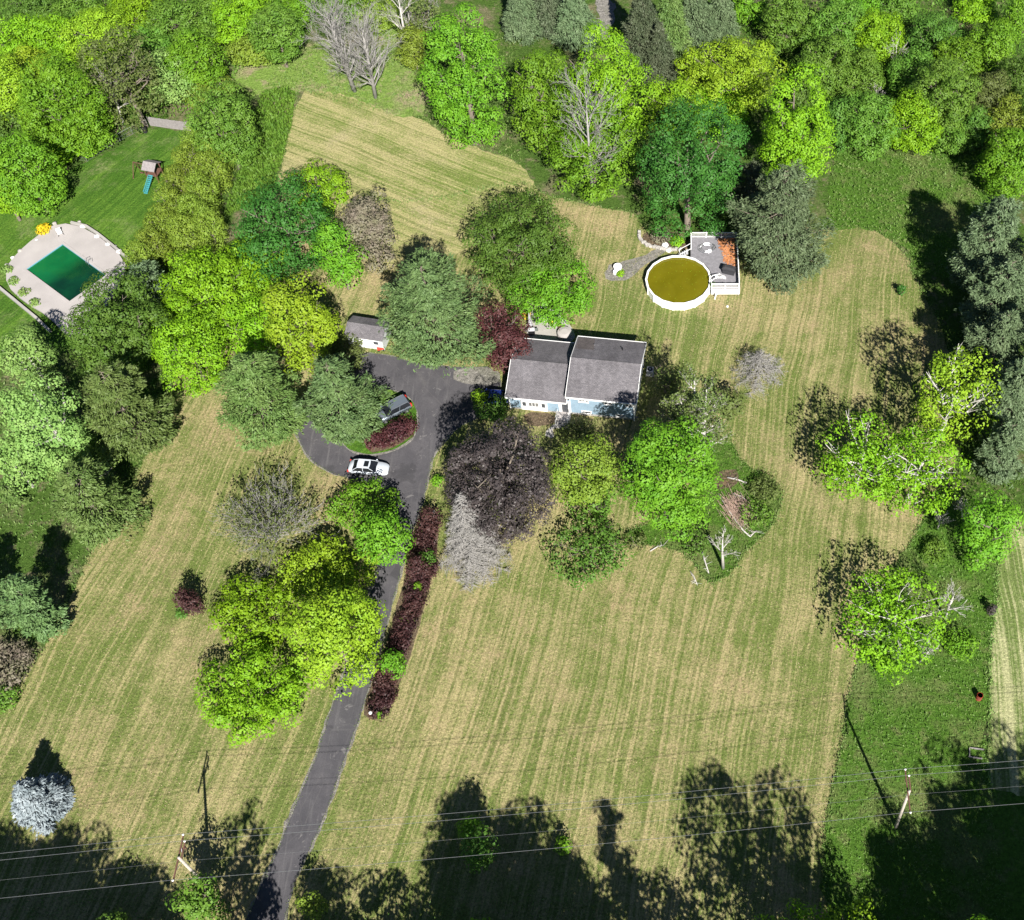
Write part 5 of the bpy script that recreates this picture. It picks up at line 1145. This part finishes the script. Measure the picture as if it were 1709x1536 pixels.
# ---------------- trees beyond the road whose shade falls into view ----------------
def off(u, v, Hh, r_, style='loose', leaf='wood', fr=.95, lab=''):
    """tree that throws its crown shadow up to the surveyed shadow tip (u, v)"""
    tx, ty = W(u, v); k = 1 / math.tan(EL); x = tx - SX * k * Hh * fr; y = ty - SY * k * Hh * fr
    if y > 16: pass
    e = empty('broadleaf_tree', (x, y, 0), 0, lab, 'tree', 'roadside trees beyond the bottom edge'); cc = Hh * .38; zc = Hh - cc
    P, Nn, ls = crown_points(zc, r_, cc, style, 1.2); V, F = leaves(P, Nn, ls * 1.3, .75); npmesh('crown', V, F, LM[leaf], e); trunk_limbs(e, zc, r_, cc, MATS['bark'], 10)
OFF = [(1185, 1310, 22, 5), (1290, 1330, 21, 4), (-30, 1400, 18, 6), (50, 1430, 18, 4.5), (92, 1392, 19, 3), (140, 1425, 18, 4), (195, 1450, 17, 3.2), (245, 1475, 16, 3.4), (405, 1380, 18, 3.2), (530, 1480, 15, 3.5), (640, 1490, 13, 4), (745, 1375, 20, 3.5), (790, 1342, 22, 4.2), (862, 1362, 21, 4.8), (940, 1440, 17, 4), (1010, 1362, 21, 1.8), (1095, 1480, 14, 3.5), (1460, 1385, 18, 2), (1600, 1280, 22, 5.5), (1560, 1400, 18, 5), (1690, 1272, 22, 5), (1700, 1380, 18, 6), (1480, 1480, 14, 4), (1620, 1480, 14, 6), (880, 1480, 14, 5), (780, 1480, 14, 5), (100, 1500, 14, 6), (20, 1500, 14, 6), (240, 1530, 12, 5)]
for i, (u, v, Hh, r_) in enumerate(OFF): off(u, v, Hh, r_, 'sparse' if i in (0, 1, 8) else 'loose', lab='tall roadside tree %s throwing shade into the view' % ('below the left corner' if u < 300 else 'by the foot of the driveway' if u < 700 else 'below the middle of the field' if u < 1100 else 'below the right of the field' if u < 1400 else 'below the meadow'))
# ---------------- ground cover ----------------
grass_over('tall_grass', [(1375, 385), (1385, 300), (1400, 235), (1300, 150), (1260, 70), (1330, 60), (1480, 230), (1640, 240), (1680, 330), (1590, 470), (1535, 450), (1500, 405), (1450, 380)], 9, .9, 'grass', 'tall green grass of the upper right meadow')
grass_over('tall_grass', [(1432, 1110), (1415, 1165), (1405, 1240), (1385, 1330), (1372, 1420), (1380, 1600), (1700, 1600), (1650, 1330), (1644, 1270), (1651, 1180), (1650, 1090), (1661, 1010), (1662, 960), (1670, 900), (1640, 860), (1560, 850), (1500, 930), (1455, 1010)], 14, .45, 'grass', 'rough green grass between the field and the mown strip', size=.26)
grass_over('tall_grass', ROUGH, 16, .4, 'grass', 'rough dark grass around the brush pile', size=.25)
grass_over('strip_grass', [(375, 365), (400, 290), (425, 200), (440, 158), (470, 150), (493, 155), (490, 200), (470, 275), (455, 320), (420, 345)], 60, 1.1, 'wood', 'tall bright green grass strip beside the back lawn', size=.5)
grass_over('undergrowth', [(-60, 330), (-80, 0), (-60, -60), (560, -60), (520, 60), (430, 90), (380, 150), (330, 190), (250, 205), (180, 240), (140, 262), (90, 258), (40, 240), (0, 225)], 9, 1.5, 'wood', 'green undergrowth below the upper left woods', size=.5)
grass_over('undergrowth', [(1230, 40), (1240, -60), (1800, -60), (1800, 330), (1690, 330), (1640, 240), (1480, 230), (1400, 235), (1300, 150)], 5, .8, 'wood', 'green undergrowth below the upper right woods', size=.5)
grass_over('undergrowth', [(560, 175), (500, 150), (440, 150), (470, 100), (560, 60), (700, 40), (860, 60), (870, 270), (760, 235), (700, 200)], 8, .7, 'grass', 'grass at the far side of the back lawn', size=.4)
grass_over('undergrowth', [(-40, 600), (100, 560), (200, 480), (280, 430), (400, 480), (560, 500), (580, 590), (500, 660), (290, 650), (230, 780), (140, 900), (130, 980), (60, 1090), (0, 1170), (-60, 1200)], 5, .5, 'grass', 'ground cover under the left hand trees', size=.35)
grass_over('undergrowth', [(1600, 500), (1800, 480), (1800, 900), (1680, 900), (1600, 850), (1590, 700)], 5, .6, 'grass', 'ground cover under the right hand pines', size=.4)
grass_over('undergrowth', [(-60, 1480), (250, 1490), (400, 1500), (380, 1560), (700, 1500), (1040, 1500), (1040, 1700), (-60, 1700)], 6, .6, 'grass', 'weedy verge along the bottom edge', size=.35)
leafmat('clippings', (.34, .30, .15), (.44, .39, .22), .1, ns=1.2, c3=(.42, .33, .21)); LM['straw'] = MATS['clippings']
leafmat('clover', (.10, .17, .03), (.15, .22, .045), .15, ns=.8); LM['clover'] = MATS['clover']
LIN = [(max(-30, u), min(1580, v)) for u, v in LAWN]
grass_over('dry_clippings', LIN, 7, .05, 'straw', 'pale dry grass clippings scattered over the lawn', size=.20, skip=(DRIVE, ROUGH))
grass_over('clover', LIN, 6, .06, 'clover', 'green clover and weeds scattered through the lawn', size=.20, skip=(DRIVE, ROUGH))
edge_grass('edge_grass', LAWN, .30, 26, 'grass', 'ragged green tufts along the edge of the lawn')
edge_grass('edge_grass', ROUGH, .25, 26, 'grass', 'ragged tufts around the rough grass patch')
edge_grass('edge_grass', DRIVE, .12, 14, 'grass', 'grass creeping over the driveway edge', .16, .06)
edge_grass('edge_grass', [(455, 325), (470, 280), (497, 152), (545, 147), (600, 165), (700, 195), (760, 235), (870, 270)], .30, 26, 'grass', 'ragged tufts along the edge of the back lawn', closed=False)
edge_grass('edge_grass', [(1653, 1330), (1646, 1270), (1653, 1180), (1652, 1090), (1663, 1010), (1664, 960), (1672, 900)], .3, 26, 'pale', 'pale tufts along the edge of the mown strip', closed=False)
print('objects', len(bpy.data.objects), 'faces', sum(len(o.data.polygons) for o in bpy.data.objects if o.type == 'MESH'))
